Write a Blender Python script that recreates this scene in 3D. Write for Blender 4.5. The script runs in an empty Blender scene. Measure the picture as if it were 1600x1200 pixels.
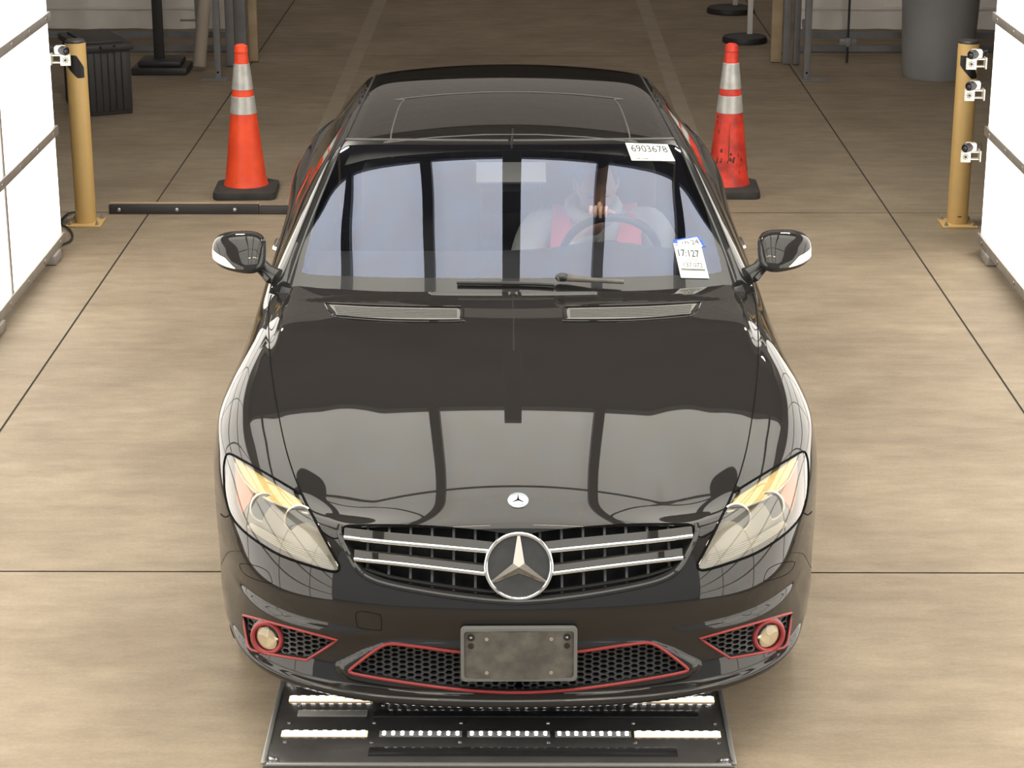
import bpy, bmesh, math, random
import numpy as np
from mathutils import Vector, Matrix
from mathutils.bvhtree import BVHTree
from mathutils.geometry import interpolate_bezier, tessellate_polygon
random.seed(7)
PI = math.pi
S = bpy.context.scene
COL = S.collection

# ------------------------------------------------------------------ camera, world, light
F_PX, CAM_H = 3400.0, 3.05
PITCH = math.atan(1119.0 / F_PX)
YAW = math.atan(15.0 * math.cos(PITCH) / F_PX)
cam_d = bpy.data.cameras.new('camera')
cam = bpy.data.objects.new('camera', cam_d)
COL.objects.link(cam)
cam.location = (0, 0, CAM_H)
cam.rotation_euler = (PI / 2 - PITCH, 0, YAW)
cam_d.sensor_width = 36
cam_d.lens = F_PX / 1600 * 36
cam_d.clip_end = 200
S.camera = cam
S.view_settings.view_transform = 'Standard'
S.view_settings.look = 'None'
S.view_settings.gamma = 1
S.view_settings.exposure = 0.0
S.view_settings.use_curve_mapping = False

W = bpy.data.worlds.new('world')
S.world = W
W.use_nodes = True
W.node_tree.nodes['Background'].inputs[0].default_value = (0.80, 0.90, 1.0, 1)
W.node_tree.nodes['Background'].inputs[1].default_value = 0.55

PANEL_LIT = 2.6          # brightness of the back-lit panels of the booth

# rectangular area light
def area(name, loc, rot, size, energy, col):
    l = bpy.data.lights.new(name, 'AREA')
    l.shape = 'RECTANGLE'
    l.size, l.size_y = size
    l.energy = energy
    l.color = col
    o = bpy.data.objects.new(name, l)
    o.location = loc
    o.rotation_euler = rot
    COL.objects.link(o)
    return o
area('hall_fill', (0, 22.0, 4.7), (0, 0, 0), (10, 14), 150, (1.0, 0.88, 0.78))  # large unseen fill, added to lighten the hall floor and curtains

# ------------------------------------------------------------------ materials
def nd(nt, t, **kw):
    n = nt.nodes.new(t)
    for k, v in kw.items():
        setattr(n, k, v)
    return n

def mat(name, col, rough=0.5, metal=0.0, spec=0.5, coat=0.0, vary=0.0, scale=8.0, bump=0.0, emit=None, estr=0.0, trans=0.0, ior=1.5, col2=None):
    m = bpy.data.materials.new(name)
    m.use_nodes = True
    nt = m.node_tree
    b = nt.nodes['Principled BSDF']
    b.inputs['Base Color'].default_value = (*col, 1)
    b.inputs['Roughness'].default_value = rough
    b.inputs['Metallic'].default_value = metal
    b.inputs['Specular IOR Level'].default_value = spec
    b.inputs['Coat Weight'].default_value = coat
    b.inputs['Coat Roughness'].default_value = 0.02
    b.inputs['IOR'].default_value = ior
    b.inputs['Transmission Weight'].default_value = trans
    if emit:
        b.inputs['Emission Color'].default_value = (*emit, 1)
        b.inputs['Emission Strength'].default_value = estr
    if vary or bump:
        tc = nd(nt, 'ShaderNodeTexCoord')
        no = nd(nt, 'ShaderNodeTexNoise')
        no.inputs['Scale'].default_value = scale
        no.inputs['Detail'].default_value = 6
        nt.links.new(tc.outputs['Object'], no.inputs['Vector'])
        if vary:
            mx = nd(nt, 'ShaderNodeMix', data_type='RGBA')
            c2 = col2 if col2 else tuple(max(0, c * (1 - vary)) for c in col)
            mx.inputs[6].default_value = (*col, 1)
            mx.inputs[7].default_value = (*c2, 1)
            rp = nd(nt, 'ShaderNodeMapRange')
            rp.inputs[1].default_value = 0.38
            rp.inputs[2].default_value = 0.68
            nt.links.new(no.outputs['Fac'], rp.inputs[0])
            nt.links.new(rp.outputs[0], mx.inputs[0])
            nt.links.new(mx.outputs[2], b.inputs['Base Color'])
        if bump:
            bp = nd(nt, 'ShaderNodeBump')
            bp.inputs['Strength'].default_value = bump
            bp.inputs['Distance'].default_value = 0.01
            nt.links.new(no.outputs['Fac'], bp.inputs['Height'])
            nt.links.new(bp.outputs[0], b.inputs['Normal'])
    return m

def concrete():
    m = mat('concrete', (0.4, 0.34, 0.28), 0.6, spec=0.35)
    nt = m.node_tree
    b = nt.nodes['Principled BSDF']
    tc = nd(nt, 'ShaderNodeTexCoord')
    def noise(scale, detail, rough=0.6, vec=None):
        n = nd(nt, 'ShaderNodeTexNoise')
        n.inputs['Scale'].default_value = scale
        n.inputs['Detail'].default_value = detail
        n.inputs['Roughness'].default_value = rough
        nt.links.new(vec or tc.outputs['Object'], n.inputs['Vector'])
        return n
    mp = nd(nt, 'ShaderNodeMapping')
    mp.inputs['Scale'].default_value = (0.7, 2.2, 1)
    nt.links.new(tc.outputs['Object'], mp.inputs['Vector'])
    a = noise(1.1, 8, 0.62)
    c = noise(4.5, 9, 0.7, mp.outputs[0])
    f = noise(70, 4, 0.6)
    r1 = nd(nt, 'ShaderNodeValToRGB')
    e = r1.color_ramp.elements
    e[0].position, e[0].color = 0.32, (0.25, 0.196, 0.136, 1)
    e[1].position, e[1].color = 0.70, (0.355, 0.29, 0.208, 1)
    nt.links.new(a.outputs['Fac'], r1.inputs[0])
    r2 = nd(nt, 'ShaderNodeValToRGB')
    e = r2.color_ramp.elements
    e[0].position, e[0].color = 0.30, (0.74, 0.73, 0.72, 1)
    e[1].position, e[1].color = 0.72, (1.12, 1.12, 1.12, 1)
    nt.links.new(c.outputs['Fac'], r2.inputs[0])
    m1 = nd(nt, 'ShaderNodeMix', data_type='RGBA', blend_type='MULTIPLY')
    m1.inputs[0].default_value = 1
    nt.links.new(r1.outputs[0], m1.inputs[6]); nt.links.new(r2.outputs[0], m1.inputs[7])
    r3 = nd(nt, 'ShaderNodeMapRange')
    r3.inputs[1].default_value, r3.inputs[2].default_value = 0.3, 0.7
    r3.inputs[3].default_value, r3.inputs[4].default_value = 0.92, 1.06
    nt.links.new(f.outputs['Fac'], r3.inputs[0])
    m2 = nd(nt, 'ShaderNodeMix', data_type='RGBA', blend_type='MULTIPLY')
    m2.inputs[0].default_value = 1
    nt.links.new(m1.outputs[2], m2.inputs[6]); nt.links.new(r3.outputs[0], m2.inputs[7])
    nt.links.new(m2.outputs[2], b.inputs['Base Color'])
    bp = nd(nt, 'ShaderNodeBump')
    bp.inputs['Strength'].default_value = 0.15
    bp.inputs['Distance'].default_value = 0.004
    nt.links.new(f.outputs['Fac'], bp.inputs['Height'])
    nt.links.new(bp.outputs[0], b.inputs['Normal'])
    return m

def panel_mat(name, strength, tint=(1.0, 0.975, 0.92)):
    m = bpy.data.materials.new(name)
    m.use_nodes = True
    nt = m.node_tree
    b = nt.nodes['Principled BSDF']
    b.inputs['Base Color'].default_value = (0.8, 0.8, 0.78, 1)
    b.inputs['Roughness'].default_value = 0.4
    tc = nd(nt, 'ShaderNodeTexCoord')
    mp = nd(nt, 'ShaderNodeMapping')
    mp.inputs['Scale'].default_value = (3, 3, 0.7)
    no = nd(nt, 'ShaderNodeTexNoise')
    no.inputs['Scale'].default_value = 1.3
    no.inputs['Detail'].default_value = 3
    nt.links.new(tc.outputs['Object'], mp.inputs[0]); nt.links.new(mp.outputs[0], no.inputs['Vector'])
    cr = nd(nt, 'ShaderNodeValToRGB')
    e = cr.color_ramp.elements
    e[0].position, e[0].color = 0.30, (tint[0], tint[1] * 0.93, tint[2] * 0.86, 1)
    e[1].position, e[1].color = 0.62, (tint[0], tint[1], tint[2], 1)
    nt.links.new(no.outputs['Fac'], cr.inputs[0])
    nt.links.new(cr.outputs[0], b.inputs['Emission Color'])
    b.inputs['Emission Strength'].default_value = strength
    return m

def glass_mat(name, tint=(1, 1, 1), refl=(1, 1, 1), ior=1.5, base_refl=0.0, mul=1.7):
    """thin pane: see-through, mirror-like by Fresnel"""
    m = bpy.data.materials.new(name)
    m.use_nodes = True
    nt = m.node_tree
    nt.nodes.clear()
    out = nd(nt, 'ShaderNodeOutputMaterial')
    tr = nd(nt, 'ShaderNodeBsdfTransparent'); tr.inputs[0].default_value = (*tint, 1)
    gl = nd(nt, 'ShaderNodeBsdfGlossy'); gl.inputs[0].default_value = (*refl, 1); gl.inputs['Roughness'].default_value = 0.0
    fr = nd(nt, 'ShaderNodeFresnel'); fr.inputs[0].default_value = ior
    ma = nd(nt, 'ShaderNodeMath', operation='MULTIPLY_ADD')
    ma.inputs[1].default_value = mul
    ma.inputs[2].default_value = base_refl
    ma.use_clamp = True
    nt.links.new(fr.outputs[0], ma.inputs[0])
    mx = nd(nt, 'ShaderNodeMixShader')
    nt.links.new(ma.outputs[0], mx.inputs[0]); nt.links.new(tr.outputs[0], mx.inputs[1]); nt.links.new(gl.outputs[0], mx.inputs[2])
    nt.links.new(mx.outputs[0], out.inputs[0])
    return m

M = dict(
    concrete=concrete(),
    joint=mat('joint_filler', (0.05, 0.042, 0.036), 0.9),
    track=mat('worn_track', (0.34, 0.28, 0.205), 0.6, vary=0.15, scale=5),
    panel=panel_mat('lit_panel', PANEL_LIT * .95),
    roofpanel=panel_mat('lit_roof_panel', PANEL_LIT * 1.05, (1.0, 1.0, 0.93)),
    rail=mat('rail_metal', (0.42, 0.39, 0.36), 0.4, 0.15, vary=0.2, scale=12),
    steel=mat('steel', (0.6, 0.6, 0.6), 0.3, 1.0),
    beam=mat('beam_paint', (0.05, 0.05, 0.055), 0.5),
    darkceil=mat('dark_ceiling', (0.12, 0.107, 0.10), 0.9, vary=0.4, scale=0.8),
    hallwall=mat('hall_wall', (0.12, 0.10, 0.09), 0.9, vary=0.3, scale=0.7),
    curtain=mat('curtain', (0.90, 0.85, 0.79), 0.8, vary=0.12, scale=2.0),
    greypost=mat('grey_post', (0.28, 0.28, 0.29), 0.5, 0.3, vary=0.2, scale=6),
    wood=mat('plywood', (0.50, 0.38, 0.24), 0.7, vary=0.3, scale=4),
    bollard=mat('bollard_paint', (0.62, 0.41, 0.155), 0.42, vary=0.06, scale=10),
    decal=mat('black_decal', (0.02, 0.02, 0.022), 0.4),
    bolt=mat('bolt_metal', (0.5, 0.48, 0.45), 0.35, 0.9),
    cone=mat('cone_orange', (0.90, 0.085, 0.022), 0.5, vary=0.12, scale=7, col2=(0.72, 0.055, 0.02)),
    cone2=mat('cone_red_worn', (0.80, 0.055, 0.03), 0.5, vary=0.3, scale=11, col2=(0.38, 0.03, 0.02)),
    conebase=mat('cone_base_rubber', (0.045, 0.042, 0.04), 0.75, vary=0.3, scale=9),
    reflect=mat('silver_collar', (0.55, 0.55, 0.53), 0.4, 0.3, vary=0.25, scale=16),
    scuff=mat('black_scuff', (0.09, 0.03, 0.025), 0.8),
    blackplastic=mat('black_plastic', (0.035, 0.033, 0.034), 0.5, vary=0.2, scale=5),
    greybin=mat('grey_bin', (0.30, 0.30, 0.30), 0.55, vary=0.15, scale=3),
    tube=mat('tan_tube', (0.42, 0.36, 0.29), 0.8, vary=0.15, scale=3),
    white=mat('white_plastic', (0.78, 0.77, 0.74), 0.4),
    cambody=mat('camera_black', (0.03, 0.03, 0.035), 0.35),
    camwhite=mat('camera_bracket', (0.80, 0.78, 0.70), 0.35, 0.2),
    lens=mat('camera_lens', (0.02, 0.02, 0.04), 0.05, coat=1),
    cable=mat('cable_rubber', (0.02, 0.02, 0.02), 0.6),
    # car
    paint=mat('black_paint', (0.020, 0.0185, 0.0175), 0.4, spec=0.0, coat=1.0, ior=1.5),
    gap=mat('panel_gap', (0.004, 0.004, 0.004), 0.9, spec=0.1),
    trimblack=mat('black_trim', (0.02, 0.02, 0.02), 0.35, coat=0.3),
    under=mat('underbody', (0.012, 0.012, 0.012), 0.9),
    chrome=mat('chrome', (0.86, 0.85, 0.83), 0.08, 1.0),
    satin=mat('satin_chrome', (0.34, 0.325, 0.30), 0.22, 1.0),
    red=mat('red_trim', (0.30, 0.035, 0.035), 0.45),
    honey=mat('honeycomb_plastic', (0.05, 0.05, 0.05), 0.4),
    slat=mat('grille_vane', (0.09, 0.087, 0.083), 0.4),
    plate=mat('plate_bracket', (0.085, 0.08, 0.072), 0.5, vary=0.35, scale=22, col2=(0.15, 0.14, 0.12)),
    platerim=mat('plate_bracket_rim', (0.17, 0.17, 0.16), 0.45),
    wind=glass_mat('windshield_glass', (0.94, 0.95, 0.96), (0.68, 0.75, 1.0), 1.52, 0.025, 2.05),
    frit=mat('glass_border', (0.012, 0.012, 0.012), 0.3, spec=0.2, coat=1.0),
    sideglass=glass_mat('side_glass', (0.35, 0.38, 0.38), (1, 1, 1), 1.5),
    roofglass=mat('roof_glass', (0.014, 0.013, 0.012), 0.4, spec=0.0, coat=1.0),
    lampglass=glass_mat('lamp_lens', (0.97, 0.95, 0.90), (1, 1, 1), 1.45),
    lamphouse=mat('lamp_housing', (0.36, 0.345, 0.31), 0.32, 0.35, vary=0.12, scale=6),
    lampline=mat('lamp_rib', (0.82, 0.78, 0.68), 0.35, 0.2),
    amber=mat('amber_reflector', (0.72, 0.57, 0.25), 0.4, 0.0, vary=0.25, scale=30, col2=(0.78, 0.65, 0.36)),
    peach=mat('side_marker', (0.55, 0.30, 0.20), 0.4),
    fogbowl=mat('fog_bowl', (0.92, 0.88, 0.78), 0.16, 0.75),
    lampdark=mat('projector_glass', (0.20, 0.20, 0.19), 0.06, coat=1.0),
    tyre=mat('tyre_rubber', (0.025, 0.024, 0.023), 0.8, bump=0.4, scale=60),
    rim=mat('alloy', (0.5, 0.5, 0.5), 0.3, 1.0),
    dash=mat('dash', (0.045, 0.045, 0.05), 0.6, vary=0.1, scale=20),
    seat=mat('seat_leather', (0.03, 0.03, 0.032), 0.5),
    headliner=mat('headliner', (0.10, 0.095, 0.09), 0.9),
    signal=mat('mirror_signal', (0.85, 0.80, 0.66), 0.2, emit=(1, 0.95, 0.8), estr=0.0),
    paper=mat('paper', (0.86, 0.87, 0.80), 0.6),
    ink=mat('ink', (0.04, 0.05, 0.05), 0.7),
    inkgrey=mat('ink_grey', (0.30, 0.31, 0.30), 0.7),
    bluetape=mat('blue_tape', (0.03, 0.12, 0.75), 0.5),
    badgewhite=mat('badge_enamel', (0.75, 0.78, 0.82), 0.2, 0.3),
    badgeblue=mat('badge_blue', (0.20, 0.26, 0.34), 0.25),
    emblemback=mat('emblem_back', (0.06, 0.058, 0.055), 0.25, coat=0.6, vary=0.3, scale=14),
    # platform
    plat=mat('platform_plastic', (0.055, 0.052, 0.05), 0.25, coat=0.4, vary=0.25, scale=7),
    platdark=mat('platform_dark', (0.018, 0.017, 0.018), 0.2, coat=0.5),
    platedge=mat('platform_edge', (0.35, 0.35, 0.34), 0.3, 0.6),
    led=mat('led', (1, 1, 1), 0.4, emit=(0.95, 0.97, 1.0), estr=14.0),
    ledstrip=mat('led_strip_warm', (0.9, 0.7, 0.5), 0.35, emit=(1.0, 0.74, 0.48), estr=1.2),
    ledstripdim=mat('led_strip_off', (0.32, 0.31, 0.29), 0.25),
    warmlamp=mat('warm_lamp', (1, 0.9, 0.7), 0.4, emit=(1.0, 0.80, 0.55), estr=60.0),
    doorfill=mat('door_fill_glow', (1, 1, 1), 0.4, emit=(1.0, 0.95, 0.86), estr=170.0),  # glow of the fill lamps added over the booth exit
    # driver
    skin=mat('skin', (0.62, 0.38, 0.27), 0.5),
    hoodie=mat('hoodie', (0.62, 0.64, 0.62), 0.85, vary=0.15, scale=10),
    vest=mat('safety_vest', (1.0, 0.14, 0.17), 0.6, emit=(1.0, 0.10, 0.12), estr=0.0),
    vestline=mat('vest_stripe', (0.65, 0.50, 0.48), 0.5),
    hair=mat('hair', (0.03, 0.022, 0.018), 0.7),
    cloth=mat('trousers', (0.05, 0.055, 0.07), 0.8),
)

# ------------------------------------------------------------------ mesh helpers
class MB:
    def __init__(s):
        s.v, s.f, s.m = [], [], []
    def add(s, vs, fs, m=0):
        o = len(s.v)
        s.v += [tuple(p) for p in vs]
        s.f += [tuple(i + o for i in f) for f in fs]
        s.m += [m] * len(fs)
        return s
    def box(s, c, d, rot=None, m=0, bev=0.0):
        """box centred at c of size d; bev chamfers all edges"""
        hx, hy, hz = d[0] / 2, d[1] / 2, d[2] / 2
        if bev <= 0:
            vs = [Vector((x, y, z)) for x in (-hx, hx) for y in (-hy, hy) for z in (-hz, hz)]
            fs = [(0, 1, 3, 2), (4, 6, 7, 5), (0, 4, 5, 1), (2, 3, 7, 6), (0, 2, 6, 4), (1, 5, 7, 3)]
        else:
            bm = bmesh.new()
            bmesh.ops.create_cube(bm, size=1)
            for q in bm.verts:
                q.co = Vector((q.co.x * d[0], q.co.y * d[1], q.co.z * d[2]))
            bmesh.ops.bevel(bm, geom=list(bm.edges), offset=bev, segments=2, affect='EDGES', profile=0.5)
            bm.verts.index_update()
            vs = [q.co.copy() for q in bm.verts]
            fs = [tuple(w.index for w in f.verts) for f in bm.faces]
            bm.free()
        if rot is not None:
            vs = [rot @ p for p in vs]
        c = Vector(c)
        return s.add([p + c for p in vs], fs, m)
    def tube(s, pts, r, n=8, m=0, closed=False, cap=True):
        pts = [Vector(p) for p in pts]
        k = len(pts)
        if k < 2:
            return s
        rr = r if hasattr(r, '__len__') else [r] * k
        vs, fs = [], []
        up = None
        for i, p in enumerate(pts):
            if closed:
                t = pts[(i + 1) % k] - pts[i - 1]
            else:
                t = pts[min(i + 1, k - 1)] - pts[max(i - 1, 0)]
            if t.length < 1e-9:
                t = Vector((0, 0, 1))
            t.normalize()
            if up is None:
                up = Vector((0, 0, 1)) if abs(t.z) < 0.9 else Vector((0, 1, 0))
            a = up - t * up.dot(t)
            if a.length < 1e-6:
                a = t.orthogonal()
            a.normalize()
            up = a
            b = t.cross(a)
            for j in range(n):
                th = 2 * PI * j / n
                vs.append(p + (a * math.cos(th) + b * math.sin(th)) * rr[i])
        L = k if closed else k - 1
        for i in range(L):
            for j in range(n):
                a0 = i * n + j; a1 = i * n + (j + 1) % n
                b0 = ((i + 1) % k) * n + j; b1 = ((i + 1) % k) * n + (j + 1) % n
                fs.append((a0, b0, b1, a1))
        if cap and not closed:
            fs.append(tuple(range(n)))
            fs.append(tuple(range((k - 1) * n, k * n))[::-1])
        return s.add(vs, fs, m)
    def lathe(s, prof, c=(0, 0, 0), n=28, m=0, rot=None, mf=None, caps=True):
        """prof: (r, z) list turned about z"""
        vs, fs = [], []
        for r, z in prof:
            for j in range(n):
                th = 2 * PI * j / n
                vs.append(Vector((r * math.cos(th), r * math.sin(th), z)))
        k = len(prof)
        o = Vector(c)
        ms = []
        for i in range(k - 1):
            for j in range(n):
                fs.append((i * n + j, i * n + (j + 1) % n, (i + 1) * n + (j + 1) % n, (i + 1) * n + j))
                ms.append(mf(i) if mf else m)
        if caps and prof[0][0] > 1e-6:
            fs.append(tuple(range(n))[::-1]); ms.append(m)
        if caps and prof[-1][0] > 1e-6:
            fs.append(tuple(range((k - 1) * n, k * n))); ms.append(m)
        if rot is not None:
            vs = [rot @ p for p in vs]
        st = len(s.m)
        s.add([p + o for p in vs], fs, m)
        s.m[st:] = ms
        return s
    def prism(s, poly, fn0, fn1, m=0):
        """poly of 2D points; fn0/fn1 map to the two faces"""
        n = len(poly)
        vs = [fn0(*p) for p in poly] + [fn1(*p) for p in poly]
        fs = [(i, (i + 1) % n, n + (i + 1) % n, n + i) for i in range(n)]
        tri = tessellate_polygon([[Vector((p[0], p[1], 0)) for p in poly]])
        fs += [tuple(t) for t in tri] + [tuple(n + q for q in t[::-1]) for t in tri]
        return s.add(vs, fs, m)
    def sphere(s, c, r, n=16, k=10, m=0, rot=None):
        if not hasattr(r, '__len__'):
            r = (r, r, r)
        vs, fs = [Vector((0, 0, -r[2]))], []
        for i in range(1, k):
            ph = -PI / 2 + PI * i / k
            for j in range(n):
                th = 2 * PI * j / n
                vs.append(Vector((r[0] * math.cos(ph) * math.cos(th), r[1] * math.cos(ph) * math.sin(th), r[2] * math.sin(ph))))
        vs.append(Vector((0, 0, r[2])))
        for j in range(n):
            fs.append((0, 1 + (j + 1) % n, 1 + j))
            fs.append((len(vs) - 1, 1 + (k - 2) * n + j, 1 + (k - 2) * n + (j + 1) % n))
        for i in range(k - 2):
            for j in range(n):
                a = 1 + i * n + j; b = 1 + i * n + (j + 1) % n
                fs.append((a, b, b + n, a + n))
        if rot is not None:
            vs = [rot @ p for p in vs]
        c = Vector(c)
        return s.add([p + c for p in vs], fs, m)
    def build(s, name, mats, parent=None, smooth=True, angle=40, loc=None):
        me = bpy.data.meshes.new(name)
        me.from_pydata(s.v, [], s.f)
        if not isinstance(mats, (list, tuple)):
            mats = [mats]
        for q in mats:
            me.materials.append(M[q] if isinstance(q, str) else q)
        me.polygons.foreach_set('material_index', s.m)
        me.update()
        bm = bmesh.new(); bm.from_mesh(me)
        bmesh.ops.recalc_face_normals(bm, faces=bm.faces)
        bm.to_mesh(me); bm.free()
        if smooth:
            me.shade_smooth()
            me.set_sharp_from_angle(angle=math.radians(angle))
        o = bpy.data.objects.new(name, me)
        COL.objects.link(o)
        if parent is not None:
            o.parent = parent
        if loc is not None:
            o.location = loc
        return o

def empty(name, loc=(0, 0, 0), rz=0.0):
    o = bpy.data.objects.new(name, None)
    o.empty_display_size = 0.1
    COL.objects.link(o)
    o.location = loc
    o.rotation_euler = (0, 0, rz)
    return o

def tag(o, label=None, cat=None, group=None, kind=None):
    if label: o['label'] = label
    if cat: o['category'] = cat
    if group: o['group'] = group
    if kind: o['kind'] = kind
    return o

def kids(o):
    return [c for c in list(S.objects) if c.parent == o]

def dup(o, parent=None):
    c = o.copy()
    COL.objects.link(c)
    c.parent = parent
    for ch in kids(o):
        dup(ch, c)
    return c

# camera rays (world), used to place things measured in the photograph
_cy, _sy, _cp, _sp = math.cos(YAW), math.sin(YAW), math.cos(PITCH), math.sin(PITCH)
CAMP = Vector((0, 0, CAM_H))
_fw = Vector((-_sy * _cp, _cy * _cp, -_sp))
_rt = Vector((_cy, _sy, 0))
_dn = -(_rt.cross(_fw))
def ray(px, py):
    return (_fw * F_PX + _rt * (px - 800) + _dn * (py - 600)).normalized()
def at_z(px, py, z=0.0):
    d = ray(px, py)
    return CAMP + d * ((z - CAM_H) / d.z)
def at_y(px, py, y):
    d = ray(px, py)
    return CAMP + d * (y / d.y)
# ------------------------------------------------------------------ setting: floor, booth walls, booth roof, hall
JX, JY = (-6.5, -2.19, 2.17, 6.5), (-1.0, 1.75, 7.13, 12.50, 17.95, 23.4, 28.9, 34.0)
fl = MB()
G = 0.005
for i in range(len(JX) - 1):
    for j in range(len(JY) - 1):
        x0, x1, y0, y1 = JX[i] + G, JX[i + 1] - G, JY[j] + G, JY[j + 1] - G
        fl.add([(x0, y0, 0), (x1, y0, 0), (x1, y1, 0), (x0, y1, 0)], [(0, 1, 2, 3)], 0)
fl.add([(-6.5, -1, -0.004), (6.5, -1, -0.004), (6.5, 34, -0.004), (-6.5, 34, -0.004)], [(0, 1, 2, 3)], 1)
floor = tag(fl.build('floor', ['concrete', 'joint'], smooth=False), 'tan concrete slab floor with straight saw-cut joints', kind='structure')
tr = MB()
for x in (-1.36, 1.17):
    tr.add([(x - .05, 12.6, .0012), (x + .05, 12.6, .0012), (x + .07, 26, .0012), (x - .07, 26, .0012)], [(0, 1, 2, 3)])
tag(tr.build('trim_1', 'track', smooth=False), 'pale worn strips along the hall floor', kind='structure')

WX, WY0, WY1 = 2.525, 3.0, 11.62
def side_wall(sx, name):
    w = MB()
    zs = [0.075, 0.67, 1.285, 1.90, 2.52]
    ys = [WY1 - 1.22 * k for k in range(8) if WY1 - 1.22 * k > WY0 - .5]
    for i in range(len(zs) - 1):
        for j in range(len(ys) - 1):
            y1, y0 = ys[j] - .004, ys[j + 1] + .004
            w.box((sx * (WX + .012), (y0 + y1) / 2, (zs[i] + zs[i + 1]) / 2), (.02, y1 - y0, zs[i + 1] - zs[i]))
    ob = tag(w.build(name, 'panel', smooth=False), ('left' if sx < 0 else 'right') + ' booth wall of glowing white panels', kind='structure')
    for z in zs:
        r = MB()
        y0 = ys[-1]
        r.box((sx * (WX - .004), (y0 + WY1 + .02) / 2, z), (.022, WY1 + .02 - y0, .05), bev=.003)
        ro = r.build('rail', 'rail', ob)
        sc = MB()
        y = WY1 - .12
        while y > 7.0:
            sc.lathe([(.012, 0), (.012, .004), (.006, .007), (0, .008)], (sx * (WX - .016), y, z), 10, rot=Matrix.Rotation(-sx * PI / 2, 3, 'Y'))
            y -= .405
        sc.build('screw', 'bolt', ro)
    for y in ys[1:]:
        r = MB()
        r.box((sx * (WX + .001), y, 1.30), (.012, .03, 2.44), bev=.002)
        r.build('seam', 'rail', ob)
    ft = MB()
    for y in (WY1 - .25, WY1 - 1.6, WY1 - 2.9, WY1 - 4.2):
        ft.box((sx * (WX + .03), y, .0275), (.12, .16, .05), bev=.006)
    ft.build('wall_foot', 'rail', ob)
    rb = MB()
    rb.box((sx * (WX + .08), (ys[-1] + WY1) / 2, 1.84), (.05, WY1 - ys[-1] - .02, 3.5))
    rb.build('wall_back', 'hallwall', ob)
    return ob
wl = side_wall(-1, 'wall_left')
wr = side_wall(1, 'wall_right')

# booth roof: glowing sheets between dark beams
RZ, RY0, RY1 = 3.62, 3.0, 9.35
rf = MB()
rf.box((0, (RY0 + RY1) / 2, RZ + .02), (5.1, RY1 - RY0, .03))
roof = tag(rf.build('ceiling', 'roofpanel', smooth=False), 'glowing white booth roof sheets', kind='structure')
for x in (-1.58, -.78, .78, 1.58):
    b = MB(); b.box((x, (RY0 + RY1) / 2, RZ - .04), (.095, RY1 - RY0, .08)); b.build('beam', 'beam', roof)
for y in (7.75, 5.6):
    b = MB(); b.box((0, y, RZ - .03), (5.1, .035, .05)); b.build('beam', 'beam', roof)
for sx in (-1, 1):
    b = MB(); b.box((sx * (WX + .03), (RY0 + WY1) / 2, 3.06), (.06, WY1 - RY0, 1.06)); b.build('upper_side_board', 'darkceil', roof)
b = MB(); b.box((0, RY1 + .04, RZ - .02), (5.1, .08, .14)); b.build('beam', 'beam', roof)
dc = MB()
dc.box((0, (RY1 + 12.6) / 2 + .05, 3.75), (13, 12.6 - RY1, .05))
dc.build('ceiling', 'darkceil', smooth=False)['kind'] = 'structure'
dc = MB()
dc.box((0, 12.75, 4.6), (13, .2, 1.8))
dc.build('wall_door', 'hallwall', smooth=False)['kind'] = 'structure'
# hall behind
hc = MB(); hc.box((0, 23.4, 5.1), (13, 21, .1)); hall = hc.build('ceiling', 'darkceil', smooth=False); hall['kind'] = 'structure'
for y in (14.5, 17, 19.5, 22, 25):
    b = MB(); b.box((0, y, 4.9), (12.8, .12, .3)); b.build('beam', 'beam', hall)
for nm, c, d in (('wall_back', (0, 33.9, 2.5), (13, .2, 5.1)), ('wall_hall_left', (-6.6, 16.5, 2.5), (.2, 35, 5.1)), ('wall_hall_right', (6.6, 16.5, 2.5), (.2, 35, 5.1))):
    b = MB(); b.box(c, d); b.build(nm, 'hallwall', smooth=False)['kind'] = 'structure'

# curtain walls of the second booth in the hall
def curtain(name, x0, x1, y):
    c = MB()
    n = 60
    vs, fs = [], []
    for i in range(n + 1):
        x = x0 + (x1 - x0) * i / n
        for k, z in enumerate((.16, .42, 1.2, 3.0)):
            w = .02 * math.sin(x * 9) + .012 * math.sin(x * 23 + 1)
            vs.append((x, y + w * (1 if k != 1 else .6), z))
    for i in range(n):
        for k in range(3):
            a = i * 4 + k
            fs.append((a, a + 4, a + 5, a + 1))
    c.add(vs, fs)
    c.box(((x0 + x1) / 2, y - .03, .34), (abs(x1 - x0), .012, .02), m=0)
    o = c.build(name, 'curtain')
    o['kind'] = 'structure'
    return o
cl = curtain('wall_curtain_left', -6.4, -2.42, 18.35)
cr = curtain('wall_curtain_right', 2.32, 6.4, 18.35)
for o_, x0, x1 in ((cl, -6.4, -2.42), (cr, 2.32, 6.4)):
    for z, yy in ((.12, 18.3), (.03, 18.15)):
        b = MB(); b.box(((x0 + x1) / 2, yy, z), (x1 - x0, .05, .05)); b.build('bottom_rail', 'greypost', o_)
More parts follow.
